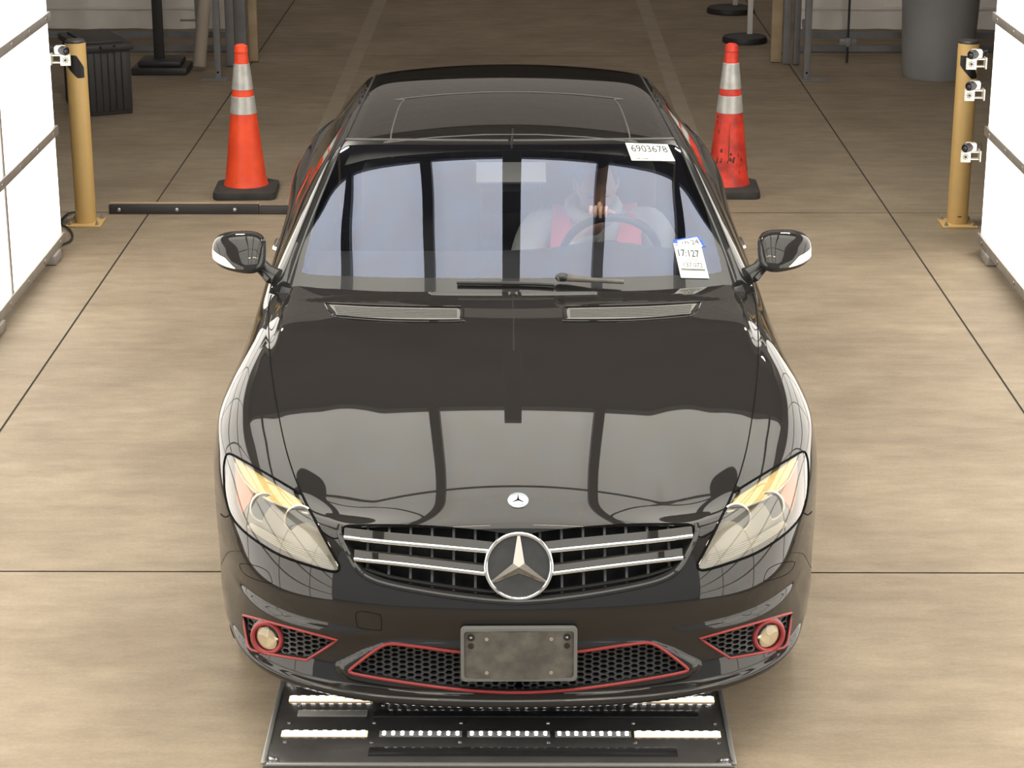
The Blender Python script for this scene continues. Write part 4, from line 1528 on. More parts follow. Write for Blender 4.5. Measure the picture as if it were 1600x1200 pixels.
for sx in (-1, 1):
    side = lambda P_: [(p_.x * -sx, p_.y, p_.z) for p_ in P_]
    # housing: the bowl behind the lens
    N = [body.normal(v) for v in V_]
    q = MB()
    w = [v - n_ * .034 for v, n_ in zip(V_, N)]
    q.add(side(w), F_)
    bd = border(F_)
    q.add(side([v - n_ * .002 for v, n_ in zip(V_, N)]) + side(w), [(i, j, j + len(V_), i + len(V_)) for i, j in bd])
    hl = q.build('headlamp', 'lamphouse', car, angle=60)
    poly_part(AMBER, -.014, 'turn_signal', 'amber', hl, sx)
    poly_part(PEACH, -.030, 'side_marker', 'peach', hl, sx)
    b = MB(); b.tube(side(outpts(cr(AMBLINE, 5, closed=False), -.010)), .0035, 8); b.build('signal_edge', 'lampline', hl)
    for (cx_, cy_), rr in (((404, 789), .043), ((464, 804), .043)):
        c0 = body.project([(cx_, cy_)])[0]; nn = body.normal(c0)
        c0 = c0 - nn * .026
        ax = (Vector((-.10, -1, .26))).normalized()
        rq = ax.to_track_quat('Z', 'Y').to_matrix()
        rim_ = [c0 + rq @ Vector((rr * math.cos(a), rr * math.sin(a), 0)) for a in np.linspace(0, 2 * PI, 44, endpoint=False)]
        b = MB(); b.tube(side(rim_), .0032, 8, closed=True); b.build('lamp_ring', 'lampline', hl)
        b = MB(); b.lathe([(.0, -.012), (rr * .5, -.012), (rr * .9, -.004), (rr, .0)], (0, 0, 0), 36)
        b.v = [tuple(c0 + rq @ Vector(v)) for v in b.v]; b.v = side([Vector(v) for v in b.v]); b.build('lamp_bowl', 'lampdark', hl)
    # ribbed lower reflector
    lo0 = [(378, 822), (402, 838), (439, 858), (480, 872), (512, 880)]
    lo1 = [(384, 816), (410, 830), (440, 846), (478, 858), (508, 866)]
    for k in range(5):
        t_ = k / 4
        pp = [(a[0] * (1 - t_) + c_[0] * t_, a[1] * (1 - t_) + c_[1] * t_) for a, c_ in zip(lo0, lo1)]
        b = MB(); b.tube(side(outpts(cr(pp, 5, closed=False), -.018)), .0016, 6); b.build('reflector_rib', 'lampline', hl)
    lens = shell_part('lens_cover', body, [v.copy() for v in V_], F_, 'lampglass', hl, off=.0005, flange=0, mirror=False)
    if sx > 0:
        me = lens.data
        for v in me.vertices: v.co.x = -v.co.x
        ns = [(-body.normal(v).x, body.normal(v).y, body.normal(v).z) for v in V_]
        me.flip_normals(); me.normals_split_custom_set_from_vertices(ns)
    b = MB(); b.tube(side(body.project([(474, 777), (483, 795), (497, 820), (514, 852), (529, 884)])), .0032, 6); b.build('lens_edge', 'lampline', hl)

# --- licence plate bracket
pl0 = CL + lray(724, 978) * 1
def on_y(px, py, y):
    d = lray(px, py); return CL + d * ((y - CL.y) / d.y)
yb = yfront(0, .45) - .030
zt, zb = on_y(813, 984, yb).z, on_y(813, 1062, yb + .02).z
xw = .168
q = MB()
def rrect(hx, hz, r, n=5):
    out = []
    for cx_, cz_, a in ((1, 1, 0), (-1, 1, 1), (-1, -1, 2), (1, -1, 3)):
        for k in range(n + 1):
            th = (a + k / n) * PI / 2
            out.append(((hx - r) * cx_ + r * math.cos(th), (hz - r) * cz_ + r * math.sin(th)))
    return out
zc, hz = (zt + zb) / 2, (zt - zb) / 2
curve = lambda x: .35 * x * x
def plf(off, k=1):
    return lambda x, z: (x, yb + off + curve(x), zc + z)
rr0, rr1 = rrect(xw, hz, .014), rrect(xw - .010, hz - .009, .010)
q.add([plf(.0)(*p_) for p_ in rr0] + [plf(.0)(*p_) for p_ in rr1] + [plf(.02)(*p_) for p_ in rr0] + [plf(.005)(*p_) for p_ in rr1],
      [(i, (i + 1) % 24, 24 + (i + 1) % 24, 24 + i) for i in range(24)] + [(i, (i + 1) % 24, 48 + (i + 1) % 24, 48 + i) for i in range(24)] + [(24 + i, 24 + (i + 1) % 24, 72 + (i + 1) % 24, 72 + i) for i in range(24)])
pb = q.build('plate_bracket', 'platerim', car)
q = MB()
nx, nz = 24, 12
vs = [plf(.005)(-(xw - .010) + 2 * (xw - .010) * i / nx, -(hz - .009) + 2 * (hz - .009) * j / nz) for j in range(nz + 1) for i in range(nx + 1)]
q.add(vs, [(j * (nx + 1) + i, j * (nx + 1) + i + 1, (j + 1) * (nx + 1) + i + 1, (j + 1) * (nx + 1) + i) for j in range(nz) for i in range(nx)])
q.build('bracket_face', 'plate', pb)
rx90 = Matrix.Rotation(PI / 2, 3, 'X')
for x, z, r in ((-.138, .055, .011), (.138, .055, .011), (-.138, .028, .009), (.138, .028, .009)):
    q = MB(); q.lathe([(r, 0), (r, .002), (r * .75, .0025), (r * .7, .0005), (0, .0005)], plf(.005)(x, z), 18, rot=rx90)
    q.build('screw_recess', 'trimblack', pb)
for x in (-.138, .138):
    q = MB(); q.lathe([(.0035, 0), (.0035, .003), (0, .005)], plf(.004)(x, .055), 10, rot=rx90); q.build('screw', 'steel', pb)
for x in (-.093, .093):
    for z in (.050, -.056):
        q = MB(); q.lathe([(.0055, 0), (.0055, .0012), (.003, .0016), (.0025, .0002), (0, .0002)], plf(.005)(x, z), 12, rot=rx90); q.build('mount_hole', 'tube', pb)

# --- vents on the hood
VENT = cr([(507, 474, 1), (600, 478), (720, 480, 1), (724, 484), (723, 500), (718, 503), (620, 503), (530, 497), (520, 492), (512, 484)], 4)
VIN = cr([(514, 477, 1), (600, 481), (716, 483, 1), (719, 487), (718, 498), (714, 500), (620, 499.5), (534, 494), (524, 489)], 4)
vin = body.project(VIN)
for sx in (-1, 1):
    q = MB()
    q.tube([(p_.x * -sx, p_.y, p_.z + .002) for p_ in body.project(VENT)], .003, 6, closed=True)
    q.build('vent_frame', 'paint', hood)
hV, hF = body.grab(ID_HOOD)
tmp = Shell(hV, hF, Vector((0, 2.5, .3))); tmp.cut(VIN, 5); a_, f_ = tmp.grab(5); tmp.bm.free()
for sx in (-1, 1):
    q = MB(); q.add([(v.x * -sx, v.y, v.z + .0025) for v in a_], f_)
    v0 = q.build('vent_panel', 'platerim', hood)
    for k in range(6):
        t_ = (k + .5) / 6
        pts = body.project(cr([(522 + 6 * t_, 479 + 16 * t_), (600, 482.5 + 15 * t_), (714, 485 + 13 * t_)], 8, closed=False))
        q = MB(); q.tube([(p_.x * -sx, p_.y, p_.z + .0035) for p_ in pts], .0022, 5); q.build('vent_slat', 'slat', v0)

# --- wheels
for wy in (0.90, 3.855):
    for sx in (-1, 1):
        q = MB()
        prof = [(.235, -.105), (.30, -.118), (.33, -.112), (.343, -.09), (.345, -.04), (.3425, -.035), (.345, -.03), (.345, .03), (.3425, .035), (.345, .04), (.343, .09), (.33, .112), (.30, .118), (.235, .105)]
        rq = Matrix.Rotation(PI / 2, 3, 'Y')
        cpos = (sx * .80, wy, .345)
        q.lathe(prof + prof[:1], cpos, 56, rot=rq, caps=False)
        wh = q.build('wheel', 'tyre', car)
        q = MB(); q.lathe([(.24, -.08), (.225, -.06), (.225, .08), (.24, .10)], cpos, 40, rot=rq, caps=False)
        for k in range(10):
            a = k * PI / 5
            q.box(Vector(cpos) + Vector((sx * .085, .13 * math.cos(a), .13 * math.sin(a))), (.02, .20, .035), rot=Matrix.Rotation(a, 3, 'X'), bev=.005)
        q.lathe([(.05, -.1), (.05, .1), (0, .105)], cpos, 24, rot=Matrix.Rotation(sx * PI / 2, 3, 'Y'))
        q.build('rim', 'rim', wh)
# dark underside and wheel wells
q = MB(); q.box((0, 2.5, .21), (1.30, 4.5, .08)); q.box((0, .9, .45), (1.2, .9, .4)); q.box((0, 3.85, .45), (1.2, .9, .4))
q.build('underbody', 'under', car)
# underside skirt of the lip (gives the reflected row of lights)
lipq = [front(u, 0.0) for u in np.linspace(0, .62, 40)]
q = MB(); vs, fs = [], []
for sx in (-1,):
    row = [(-float(a[0]), float(a[1]), float(a[2])) for a in lipq[::-1]] + [(float(a[0]), float(a[1]), float(a[2])) for a in lipq[1:]]
    for a in row: vs += [a, (a[0] * .9, a[1] + .28, .17)]
for i in range(len(row) - 1): fs.append((2 * i, 2 * i + 1, 2 * i + 3, 2 * i + 2))
q.add(vs, fs); q.build('undertray', 'trimblack', bumper)
# ------------------------------------------------------------------ greenhouse
PY = [1.56, 1.75, 2.0, 2.2, 2.32, 2.55, 2.9, 3.3, 3.6, 3.9, 4.2, 4.45, 4.62]
PZ = [.955, 1.072, 1.208, 1.305, 1.352, 1.395, 1.425, 1.432, 1.420, 1.375, 1.25, 1.09, .99]
zc_ = nspline(PY, PZ)
wt_ = nspline([1.56, 1.9, 2.32, 2.7, 3.1, 3.5, 3.9, 4.3, 4.62], [.835, .765, .680, .640, .612, .595, .590, .600, .64])
cr_ = nspline([1.56, 2.3, 2.9, 3.6, 4.62], [.012, .055, .055, .035, .03])
bw_ = nspline([1.56, 2.0, 2.32, 2.6, 3.0, 3.5, 4.0, 4.62], [.20, .13, .06, .02, -.0, -.03, -.10, -.22])
bx_ = nspline([1.56, 1.9, 2.4, 3.0, 3.6, 4.2, 4.62], [.865, .875, .875, .880, .880, .845, .78])
def top(sg, y):
    """sg 0..1 across from the centre to the rail"""
    Wd = wt_(y)
    x = Wd * sg
    yy = y + bw_(y) * sg ** 2
    z = zc_(y) - cr_(y) * sg ** 2 - .012 * sg ** 16
    return x, yy, z
ST = np.linspace(0, 1, 33); YT = np.linspace(1.56, 4.62, 150)
SS, YY = np.meshgrid(ST, YT)
tx, ty, tz = top(SS, YY)
# side: from rail to belt
KS = 18
side_rows = []
ex, ey, ez = tx[:, -1], ty[:, -1], tz[:, -1]
bxx = bx_(YT); byy = ey.copy(); bzz = np.interp(YT, [1.56, 2.0, 3.0, 4.0, 4.62], [.945, .950, .955, .985, .985])
cols_x, cols_y, cols_z = [tx], [ty], [tz]
hh = np.maximum(ez - bzz, 0)
for k in range(1, KS + 1):
    t_ = (k / KS) ** 1.8
    # quarter-round rail then nearly flat glass
    xx = ex + (bxx - ex) * t_ + (.006 * (1 - math.exp(-t_ / .02)) * (1 - t_) + .012 * math.sin(PI * t_)) * np.clip(hh / .35, 0, 1)
    cols_x.append(xx[:, None]); cols_y.append((ey + (byy - ey) * t_)[:, None]); cols_z.append((ez + (bzz - ez) * t_ ** 1.12)[:, None])
HX = np.concatenate(cols_x, 1); HY = np.concatenate(cols_y, 1); HZ = np.concatenate(cols_z, 1)
R2, C2 = HX.shape
gverts = [Vector((-HX[i, j], HY[i, j], HZ[i, j])) for i in range(R2) for j in range(C2)]
gfaces = [(i * C2 + j, i * C2 + j + 1, (i + 1) * C2 + j + 1, (i + 1) * C2 + j) for i in range(R2 - 1) for j in range(C2 - 1)]
gh = Shell(gverts, gfaces, Vector((0, 2.9, .8)))
CXR = 797.0
WSPOLY = cr([(820, 221, 1), (700, 220.5), (600, 219.5), (541, 218.5, 1), (520, 245), (492, 310), (462, 385), (440, 444, 1), (470, 470), (560, 490), (830, 500, 1)], 4)
gh.cut(WSPOLY, 2, lim=lambda c: c.y < 2.6)
ROOFP = cr([(820, 218, 1), (700, 217.5), (600, 216.5), (545, 215, 1), (566, 170), (588, 124), (598, 113, 1), (700, 105), (820, 102, 1)], 4)
# roof panel, rear window and side windows are cut in plan / side view
gh.cut([(825, 216), (700, 215.5), (558, 214), (573, 170), (590, 128), (606, 100), (640, 80), (825, 80)], 3, only=0, lim=lambda c: c.y < 3.6)
gh.cut([(.05, 3.66), (-.54, 3.57), (-.56, 3.9), (-.55, 4.2), (.05, 4.55)], 4, mode='xy', only=0)
gh.cut([(1.99, .975), (2.15, 1.06), (2.42, 1.205), (2.65, 1.275), (2.95, 1.305), (3.3, 1.29), (3.6, 1.235), (3.85, 1.12), (4.0, 1.0), (3.9, .982), (3.0, .975)], 5, mode='yz', only=0)
def gpart(name, pid, m, mirror=True, **kw):
    V1, F1 = gh.grab(pid)
    return shell_part(name, gh, V1, F1, m, car, mirror=mirror, **kw)
FRIT = cr([(820, 226, 1), (700, 226), (560, 226), (533, 232, 1), (500, 312), (484, 372), (474, 414), (480, 428), (560, 432), (640, 434), (820, 435, 1)], 4)
gh.cut(FRIT, 6, only=2)
frame = gpart('roof_frame', 0, 'paint')
wind = gpart('windshield', 6, 'wind', flange=0)
frit = gpart('windshield_border', 2, 'frit', flange=0)
roofp = gpart('roof_panel', 3, 'roofglass')
rearw = gpart('rear_window', 4, 'sideglass', flange=0)
for sx in (-1, 1):
    V1, F1 = gh.grab(5)
    o = shell_part('side_window', gh, V1, F1, 'sideglass', car, mirror=False, flange=0)
    if sx > 0:
        for v in o.data.vertices: v.co.x = -v.co.x
        o.data.flip_normals()
        o.data.normals_split_custom_set_from_vertices([(-gh.normal(v).x, gh.normal(v).y, gh.normal(v).z) for v in V1])
# rear deck
q = MB(); vs, fs = [], []
ysd2 = np.linspace(3.9, 5.03, 16)
nx = 20
rows_ = []
top_idx = NR - 1
for y in ysd2:
    xe = float(gx(NV - 1) * wf(y)); ze = float(gz(NV - 1) + .04 * sm(y, 3.0, 4.6))
    rows_.append([(xe * (2 * i / nx - 1), y, ze + .03 * (1 - (2 * i / nx - 1) ** 2)) for i in range(nx + 1)])
for r_ in rows_: vs += r_
for j in range(len(rows_) - 1):
    for i in range(nx): fs.append((j * (nx + 1) + i, j * (nx + 1) + i + 1, (j + 1) * (nx + 1) + i + 1, (j + 1) * (nx + 1) + i))
q.add(vs, fs); q.build('trunk_lid', 'paint', car)
# cowl and belt closing strips
q = MB()
for sx in (-1, 1):
    vs, fs = [], []
    for i, y in enumerate(np.linspace(1.70, 4.6, 60)):
        t_ = float(sm(y, YC, 2.15))
        xb = float((sX0[-1] * (1 - t_) + gx(NV - 1) * t_) * wf(y)); zb_ = float(sZ0[-1] * (1 - t_) + gz(NV - 1) * t_ + .04 * sm(y, 3.0, 4.6))
        vs += [(sx * (xb + .004), y, zb_), (sx * (xb - .08), y, zb_ + .004)]
    for i in range(59): fs.append((2 * i, 2 * i + 1, 2 * i + 3, 2 * i + 2))
    q.add(vs, fs)
q.build('belt_strip', 'trimblack', car)
q = MB(); vs, fs = [], []
for i in range(41):
    x = -.83 + 1.66 * i / 40
    a = abs(x) / .83
    y0 = YC + .17 * a ** 2.2 * .97 - .03
    vs += [(x, y0, .958 - .02 * a * a), (x, y0 + .16, .950 - .02 * a * a)]
for i in range(40): fs.append((2 * i, 2 * i + 1, 2 * i + 3, 2 * i + 2))
q.add(vs, fs); q.build('cowl_panel', 'trimblack', car)
# bright drip line along the rail and header seal
def gline(pix, r, m, name, lift=0.0, sides=(-1, 1), parent=None):
    pts = [gh.cast(*p_) for p_ in cr(pix, 5, closed=False)]
    pts = [p_ for p_ in pts if p_ is not None]
    b_ = MB()
    for sx in sides: b_.tube([(p_.x * -sx, p_.y, p_.z + lift) for p_ in pts], r, 6)
    return b_.build(name, m, parent or car)
gline([(541, 218.5), (600, 219), (700, 220), (760, 220.5), (794, 220.5)], .0045, 'slat', 'header_seal', .002)
for off, rr, m in ((.965, .004, 'trimblack'),):
    for sx in (-1, 1):
        q = MB()
        q.tube([(sx * float(top(off, y)[0]), float(top(off, y)[1]), float(top(off, y)[2]) + .001) for y in np.linspace(1.6, 3.9, 70)], rr, 6)
        q.build('roof_gutter', m, car)
# sunroof outline
srp = []
for p_ in cr([(-.44, 2.42), (-.455, 2.46), (-.44, 2.80), (-.42, 2.93), (-.39, 2.96), (.39, 2.96), (.42, 2.93), (.44, 2.80), (.455, 2.46), (.44, 2.42), (.41, 2.40), (-.41, 2.40)], 5):
    x, y = p_
    h_ = gh.bvh.ray_cast(Vector((-abs(x), y, 3)), Vector((0, 0, -1)))[0]
    srp.append((x, y, h_.z + .001))
q = MB(); q.tube(srp, .0032, 6, closed=True); q.build('sunroof_seal', 'slat', roofp)

# --- black frit border along the bottom of the windshield and the mirror mount
def on_ws(px, py):
    return gh.cast(px, py)
# --- wiper: a blade parked along the cowl plus arm
def wsp(px, py, up):
    p_ = gh.cast(px, py) if px < 797 else None
    if p_ is None:
        p_ = gh.cast(2 * CXR - px + 4, py)
        if p_ is None: return None
        p_ = Vector((-p_.x, p_.y, p_.z))
    return p_ + Vector((0, -.3, 1)).normalized() * up
bl_ = [wsp(x, y, .012) for x, y in ((714, 446), (750, 446.5), (790, 447), (830, 448), (862, 450))]
q = MB(); q.tube([p_ for p_ in bl_ if p_], .0075, 8); wip = q.build('wiper_blade', 'trimblack', car)
ar_ = [wsp(x, y, .028) for x, y in ((866, 446), (880, 445), (920, 449), (970, 452))]
q = MB(); q.tube([p_ for p_ in ar_ if p_], [.011, .014, .009, .008], 10); q.build('wiper_arm', 'plate', car)
a0 = wsp(874, 445, .03)
q = MB(); q.sphere(a0, (.026, .016, .016), 14, 8); q.build('wiper_joint', 'trimblack', car)

# --- door mirrors
def superell(cx_, rx, ry, rz, nn, n=28, k=18, fn=None):
    vs, fs = [], []
    for i in range(k + 1):
        ph = -PI / 2 + PI * i / k
        for j in range(n):
            th = 2 * PI * j / n
            sp = lambda v, e: math.copysign(abs(v) ** e, v)
            x = rx * sp(math.cos(ph), nn) * sp(math.cos(th), nn); y = ry * sp(math.cos(ph), nn) * sp(math.sin(th), nn); z = rz * sp(math.sin(ph), nn)
            p_ = Vector((x, y, z))
            if fn: p_ = fn(p_)
            vs.append(p_ + cx_)
    for i in range(k):
        for j in range(n): fs.append((i * n + j, i * n + (j + 1) % n, (i + 1) * n + (j + 1) % n, (i + 1) * n + j))
    return vs, fs
for sx in (-1, 1):
    mc = Vector((sx * .975, 1.80, 1.070))
    def shp(p_):
        o_ = p_.x * sx            # outward positive
        t_ = (o_ + .1) / .2       # 0 inner .. 1 outer
        z = p_.z * (1.12 - .38 * t_ * t_) - .006 * t_
        y = p_.y * .85 + .05 * t_ * t_ + p_.z * .62
        return Vector((p_.x, y, z + .01 * t_))
    vs, fs = superell(mc, .098, .072, .060, .62, fn=shp)
    q = MB(); q.add(vs, fs); mi = q.build('door_mirror', 'paint', car, angle=80)
    # turn signal strip wraps along the lower outer front
    bv = BVHTree.FromPolygons([Vector(v) for v in vs], fs)
    st = MB(); vv, ff = [], []
    n = 16
    for i in range(n + 1):
        t_ = i / n
        x = sx * (.005 + .094 * t_)
        zlo = -.040 + .026 * t_ ** 1.5; zhi = zlo + .003 + .024 * min(1, t_ * 2.5)
        for z in (zlo, zhi):
            h_ = bv.ray_cast(mc + Vector((x, -.5, z)), Vector((0, 1, 0)))[0]
            if h_ is None:
                h_, _n, _i, _d = bv.find_nearest(mc + Vector((x, .0, z)))
            vv.append(h_ + Vector((sx * .001, -.003, 0)))
    for i in range(n): ff.append((2 * i, 2 * i + 1, 2 * i + 3, 2 * i + 2))
    st.add(vv, ff); st.build('turn_signal', 'signal', mi)
    # foot
    q = MB()
    q.tube([mc + Vector((-sx * .07, .01, -.045)), mc + Vector((-sx * .10, -.005, -.065)), mc + Vector((-sx * .135, -.02, -.085))], [.030, .024, .034], 12)
    q.build('mirror_foot', 'trimblack', mi)
    q = MB(); q.tube([mc + Vector((-sx * .075, -.02, -.062)), mc + Vector((-sx * .105, -.045, -.088)), mc + Vector((-sx * .122, -.03, -.105))], [.008, .010, .005], 8); q.build('foot_highlight', 'paint', mi)
    # mirror glass at the back
    q = MB(); q.box(mc + Vector((-sx * .01, .078, 0)), (.12, .02, .07), bev=.004); q.build('mirror_glass', 'chrome', mi)
    # door handle
    q = MB(); q.tube([(sx * .93, 2.86, .80), (sx * .955, 2.89, .80), (sx * .955, 3.02, .80), (sx * .93, 3.05, .80)], .012, 10); q.build('door_handle', 'chrome', doors[0 if sx < 0 else 1])

# --- cabin
q = MB()
q.box((0, 1.98, .88), (1.50, .5, .10), bev=.03); q.box((0, 2.12, .84), (1.5, .26, .2), bev=.04)
dash = q.build('dashboard', 'dash', car)
vs, fs = [], []
q = MB()
for j, y in enumerate(np.linspace(1.62, 2.26, 12)):
    for i in range(21):
        x = -.74 + 1.48 * i / 20
        z = .925 + .05 * sm(y, 1.62, 2.0) - .02 * sm(y, 2.15, 2.26) + .035 * math.exp(-((x - .36) / .2) ** 2) * float(sm(y, 1.9, 2.1))
        vs.append((x, y, float(z)))
for j in range(11):
    for i in range(20): fs.append((j * 21 + i, j * 21 + i + 1, j * 21 + i + 22, j * 21 + i + 21))
q.add(vs, fs); q.build('dash_top', 'dash', dash)
q = MB(); q.box((0, 2.9, .28), (1.6, 2.9, .04)); q.box((0, 4.05, .70), (1.5, .3, .8)); 
q.box((-.80, 2.9, .62), (.05, 2.4, .66)); q.box((.80, 2.9, .62), (.05, 2.4, .66))
q.build('cabin_floor', 'seat', car)
for x in (-.36, .36):
    q = MB(); q.box((x, 2.72, .50), (.50, .52, .16), bev=.05)
    se = q.build('seat', 'seat', car)
    q = MB(); q.box((x, 3.06, .82), (.50, .16, .62), rot=Matrix.Rotation(math.radians(-18), 3, 'X'), bev=.055); q.build('backrest', 'seat', se)
    q = MB(); q.box((x, 3.20, 1.16), (.26, .10, .17), rot=Matrix.Rotation(math.radians(-15), 3, 'X'), bev=.04); q.build('headrest', 'seat', se)
q = MB(); q.box((0, 3.75, .60), (1.2, .5, .2), bev=.05); q.box((0, 3.98, .88), (1.2, .14, .5), bev=.05); q.build('rear_seat', 'seat', car)
# inner roof lining
q = MB(); vs, fs = [], []
for j, y in enumerate(np.linspace(2.34, 3.6, 16)):
    for i in range(17):
        s = 2 * i / 16 - 1
        a = top(abs(s), y)
        vs.append((float(a[0]) * .93 * (1 if s > 0 else -1), float(a[1]), float(a[2]) - .035))
for j in range(15):
    for i in range(16): fs.append((j * 17 + i, j * 17 + i + 1, j * 17 + i + 18, j * 17 + i + 17))
q.add(vs, fs); q.build('headliner', 'headliner', car)
# rear-view mirror and sensor pod
q = MB(); q.box((.0, 2.21, 1.225), (.22, .03, .06), rot=Matrix.Rotation(.2, 3, 'X'), bev=.012); q.build('rear_view_mirror', 'slat', car)
q = MB(); q.box((0.0, 2.20, 1.268), (.26, .12, .012), rot=Matrix.Rotation(.45, 3, 'X'), bev=.004); q.build('sensor_pod', 'platerim', car)
# steering wheel
wc = Vector((.385, 2.40, .90)); wax = Vector((0, -.90, -.42)).normalized()
ws_r = .185
wq = wax.to_track_quat('Z', 'X').to_matrix()
ua = Vector((1, 0, 0)); va = wax.cross(ua).normalized()
ring = [wc + (ua * math.cos(a) + va * math.sin(a)) * ws_r for a in np.linspace(0, 2 * PI, 48, endpoint=False)]
q = MB(); q.tube(ring, .0155, 12, closed=True); sw = q.build('steering_wheel', 'dash', car)
q = MB(); q.sphere(wc - wax * -.01, (.075, .04, .065), 18, 10)
for a in (0, PI, PI * 1.5):
    d_ = ua * math.cos(a) + va * math.sin(a)
    if (wc + d_ * .1).z > wc.z + .02: d_ = -d_
    q.tube([wc + d_ * .05, wc + d_ * ws_r], .014, 8)
q.build('wheel_hub', 'dash', sw)
# inspection stickers, lying on the outside of the glass
def ws_point(px, py, off=.003):
    """point on the windshield for pixels on the right half"""
    d = lray(px, py); o_ = Vector((-CL.x, CL.y, CL.z)); dm = Vector((-d.x, d.y, d.z))
    h_, n_, i_, _ = gh.bvh.ray_cast(o_, dm)
    return Vector((-h_.x, h_.y, h_.z)) + Vector((0, -.45, .9)).normalized() * off
def text_polys(txt, bold=False):
    c_ = bpy.data.curves.new('t', 'FONT'); c_.body = txt; c_.size = 1; c_.resolution_u = 3
    if bold: c_.offset = .012
    o_ = bpy.data.objects.new('t', c_); COL.objects.link(o_)
    dg = bpy.context.evaluated_depsgraph_get()
    me = bpy.data.meshes.new_from_object(o_.evaluated_get(dg))
    vs = [v.co.copy() for v in me.vertices]; fs = [tuple(p.vertices) for p in me.polygons]
    bpy.data.objects.remove(o_); bpy.data.curves.remove(c_); bpy.data.meshes.remove(me)
    x0 = min(v.x for v in vs); x1 = max(v.x for v in vs); y0 = min(v.y for v in vs); y1 = max(v.y for v in vs)
    return [((v.x - x0) / (x1 - x0), (v.y - y0) / (y1 - y0)) for v in vs], fs
class Sheet:
    """a paper label defined by its four corners on the glass"""
    def __init__(s, tl, tr_, br_, bl__, lift=0):
        s.c = [Vector(p_) for p_ in (tl, tr_, br_, bl__)]
        s.lift = .0012 + lift
        s.q = MB()
        n = 10
        vs = [s.at(i / n, j / n) for j in range(n + 1) for i in range(n + 1)]
        s.q.add(vs, [(j * (n + 1) + i, j * (n + 1) + i + 1, (j + 1) * (n + 1) + i + 1, (j + 1) * (n + 1) + i) for j in range(n) for i in range(n)], 0)
    def at(s, u, v, l=0):
        """u right, v up"""
        a = s.c[3].lerp(s.c[2], u); b_ = s.c[0].lerp(s.c[1], u)
        p_ = a.lerp(b_, v)
        return ws_point(p_.x, p_.y, s.lift + l)
    def text(s, txt, u0, v0, u1, v1, m=1, bold=False):
        vs, fs = text_polys(txt, bold)
        s.q.add([s.at(u0 + (u1 - u0) * a, v0 + (v1 - v0) * b_, .0009) for a, b_ in vs], fs, m)
    def bar(s, u0, v0, u1, v1, m=1):
        s.q.add([s.at(u0, v0, .0009), s.at(u1, v0, .0009), s.at(u1, v1, .0009), s.at(u0, v1, .0009)], [(0, 1, 2, 3)], m)
sh = Sheet((977, 223.5), (1043, 226), (1055, 252), (987, 251))
sh.text('6903678', .09, .50, .93, .88, bold=False)
sh.text('DLR', .07, .24, .27, .38, m=2)
sh.bar(.08, .42, .32, .445, 2)
x = .07
while x < .40:
    w_ = random.choice((.006, .01, .014)); sh.bar(x, .06, x + w_, .16, 1 if x > .13 else 2); x += w_ + random.choice((.008, .012))
for v in (.40, .28, .16): sh.bar(.74, v, .74 + random.uniform(.10, .2), v + .02, 2)
sh.q.build('lot_sticker', ['paper', 'ink', 'inkgrey'], wind, smooth=False)['label'] = 'white sticker with the number 6903678'
s2 = Sheet((1052, 375), (1091, 369), (1103, 386), (1055, 384)); s2.q.build('tape', ['bluetape'], wind, smooth=False)['label'] = 'blue tape behind the tag'
s2 = Sheet((1058, 377), (1089, 371), (1098, 386), (1063, 390), .001)
s2.text('10:24', .18, .30, .95, .80)
s2.q.build('time_tag', ['paper', 'ink', 'inkgrey'], wind, smooth=False)['label'] = 'partly covered white tag with time digits'
s3 = Sheet((1052, 381), (1095, 384), (1108, 436), (1064, 435), .002)
s3.text('Sale 2024-41', .16, .85, .84, .915, 2)
s3.text('17:127', .10, .62, .86, .83, bold=True)
s3.text('2008', .34, .48, .76, .585, 2)
s3.text('137.072', .20, .32, .88, .45, 1)
s3.bar(.07, .21, .93, .275, 2)
x = .08
while x < .92: s3.bar(x, .215, x + .008, .27, 1); x += random.choice((.018, .026))
for v, a, b_ in ((.15, .3, .6), (.10, .35, .7), (.04, .05, .2), (.04, .28, .7)): s3.bar(a, v, b_, v + .012, 2)
s3.bar(.05, .92, .16, .97, 2)
s3.q.build('sale_tag', ['paper', 'ink', 'inkgrey'], wind, smooth=False)['label'] = 'white tag reading 17:127, 2008 and 137.072'
# ------------------------------------------------------------------ driver
drv = tag(empty('person', _inv.inverted() @ Vector((.36, 2.78, .58)), CAR_A), 'driver in grey hoodie and pink safety vest, head bowed, hand on the steering wheel', 'person')
O_ = Vector((.36, 2.78, .58))
def skin_mesh(name, nodes, edges, m, parent, sub=2, root=0):
    me = bpy.data.meshes.new(name)
    me.from_pydata([Vector(n_[0]) - O_ for n_ in nodes], edges, [])
    o = bpy.data.objects.new(name, me); COL.objects.link(o)
    bm = bmesh.new(); bm.from_mesh(me); lay = bm.verts.layers.skin.verify()
    bm.verts.ensure_lookup_table()
    for i, n_ in enumerate(nodes):
        r = n_[1] if hasattr(n_[1], '__len__') else (n_[1], n_[1])
        bm.verts[i][lay].radius = r; bm.verts[i][lay].use_root = (i == root)
    bm.to_mesh(me); bm.free()
    md = o.modifiers.new('skin', 'SKIN'); md.use_smooth_shade = True
    sb = o.modifiers.new('sub', 'SUBSURF'); sb.levels = sub; sb.render_levels = sub
    dg = bpy.context.evaluated_depsgraph_get()
    m2 = bpy.data.meshes.new_from_object(o.evaluated_get(dg))
    o.modifiers.clear(); o.data = m2; m2.name = name
    m2.materials.clear(); m2.materials.append(M[m]); m2.shade_smooth()
    o.parent = parent
    return o
hx_, hy_, hz_ = .345, 2.74, 1.105        # head centre
rim_top = wc + va * ws_r * (1 if va.z > 0 else -1)
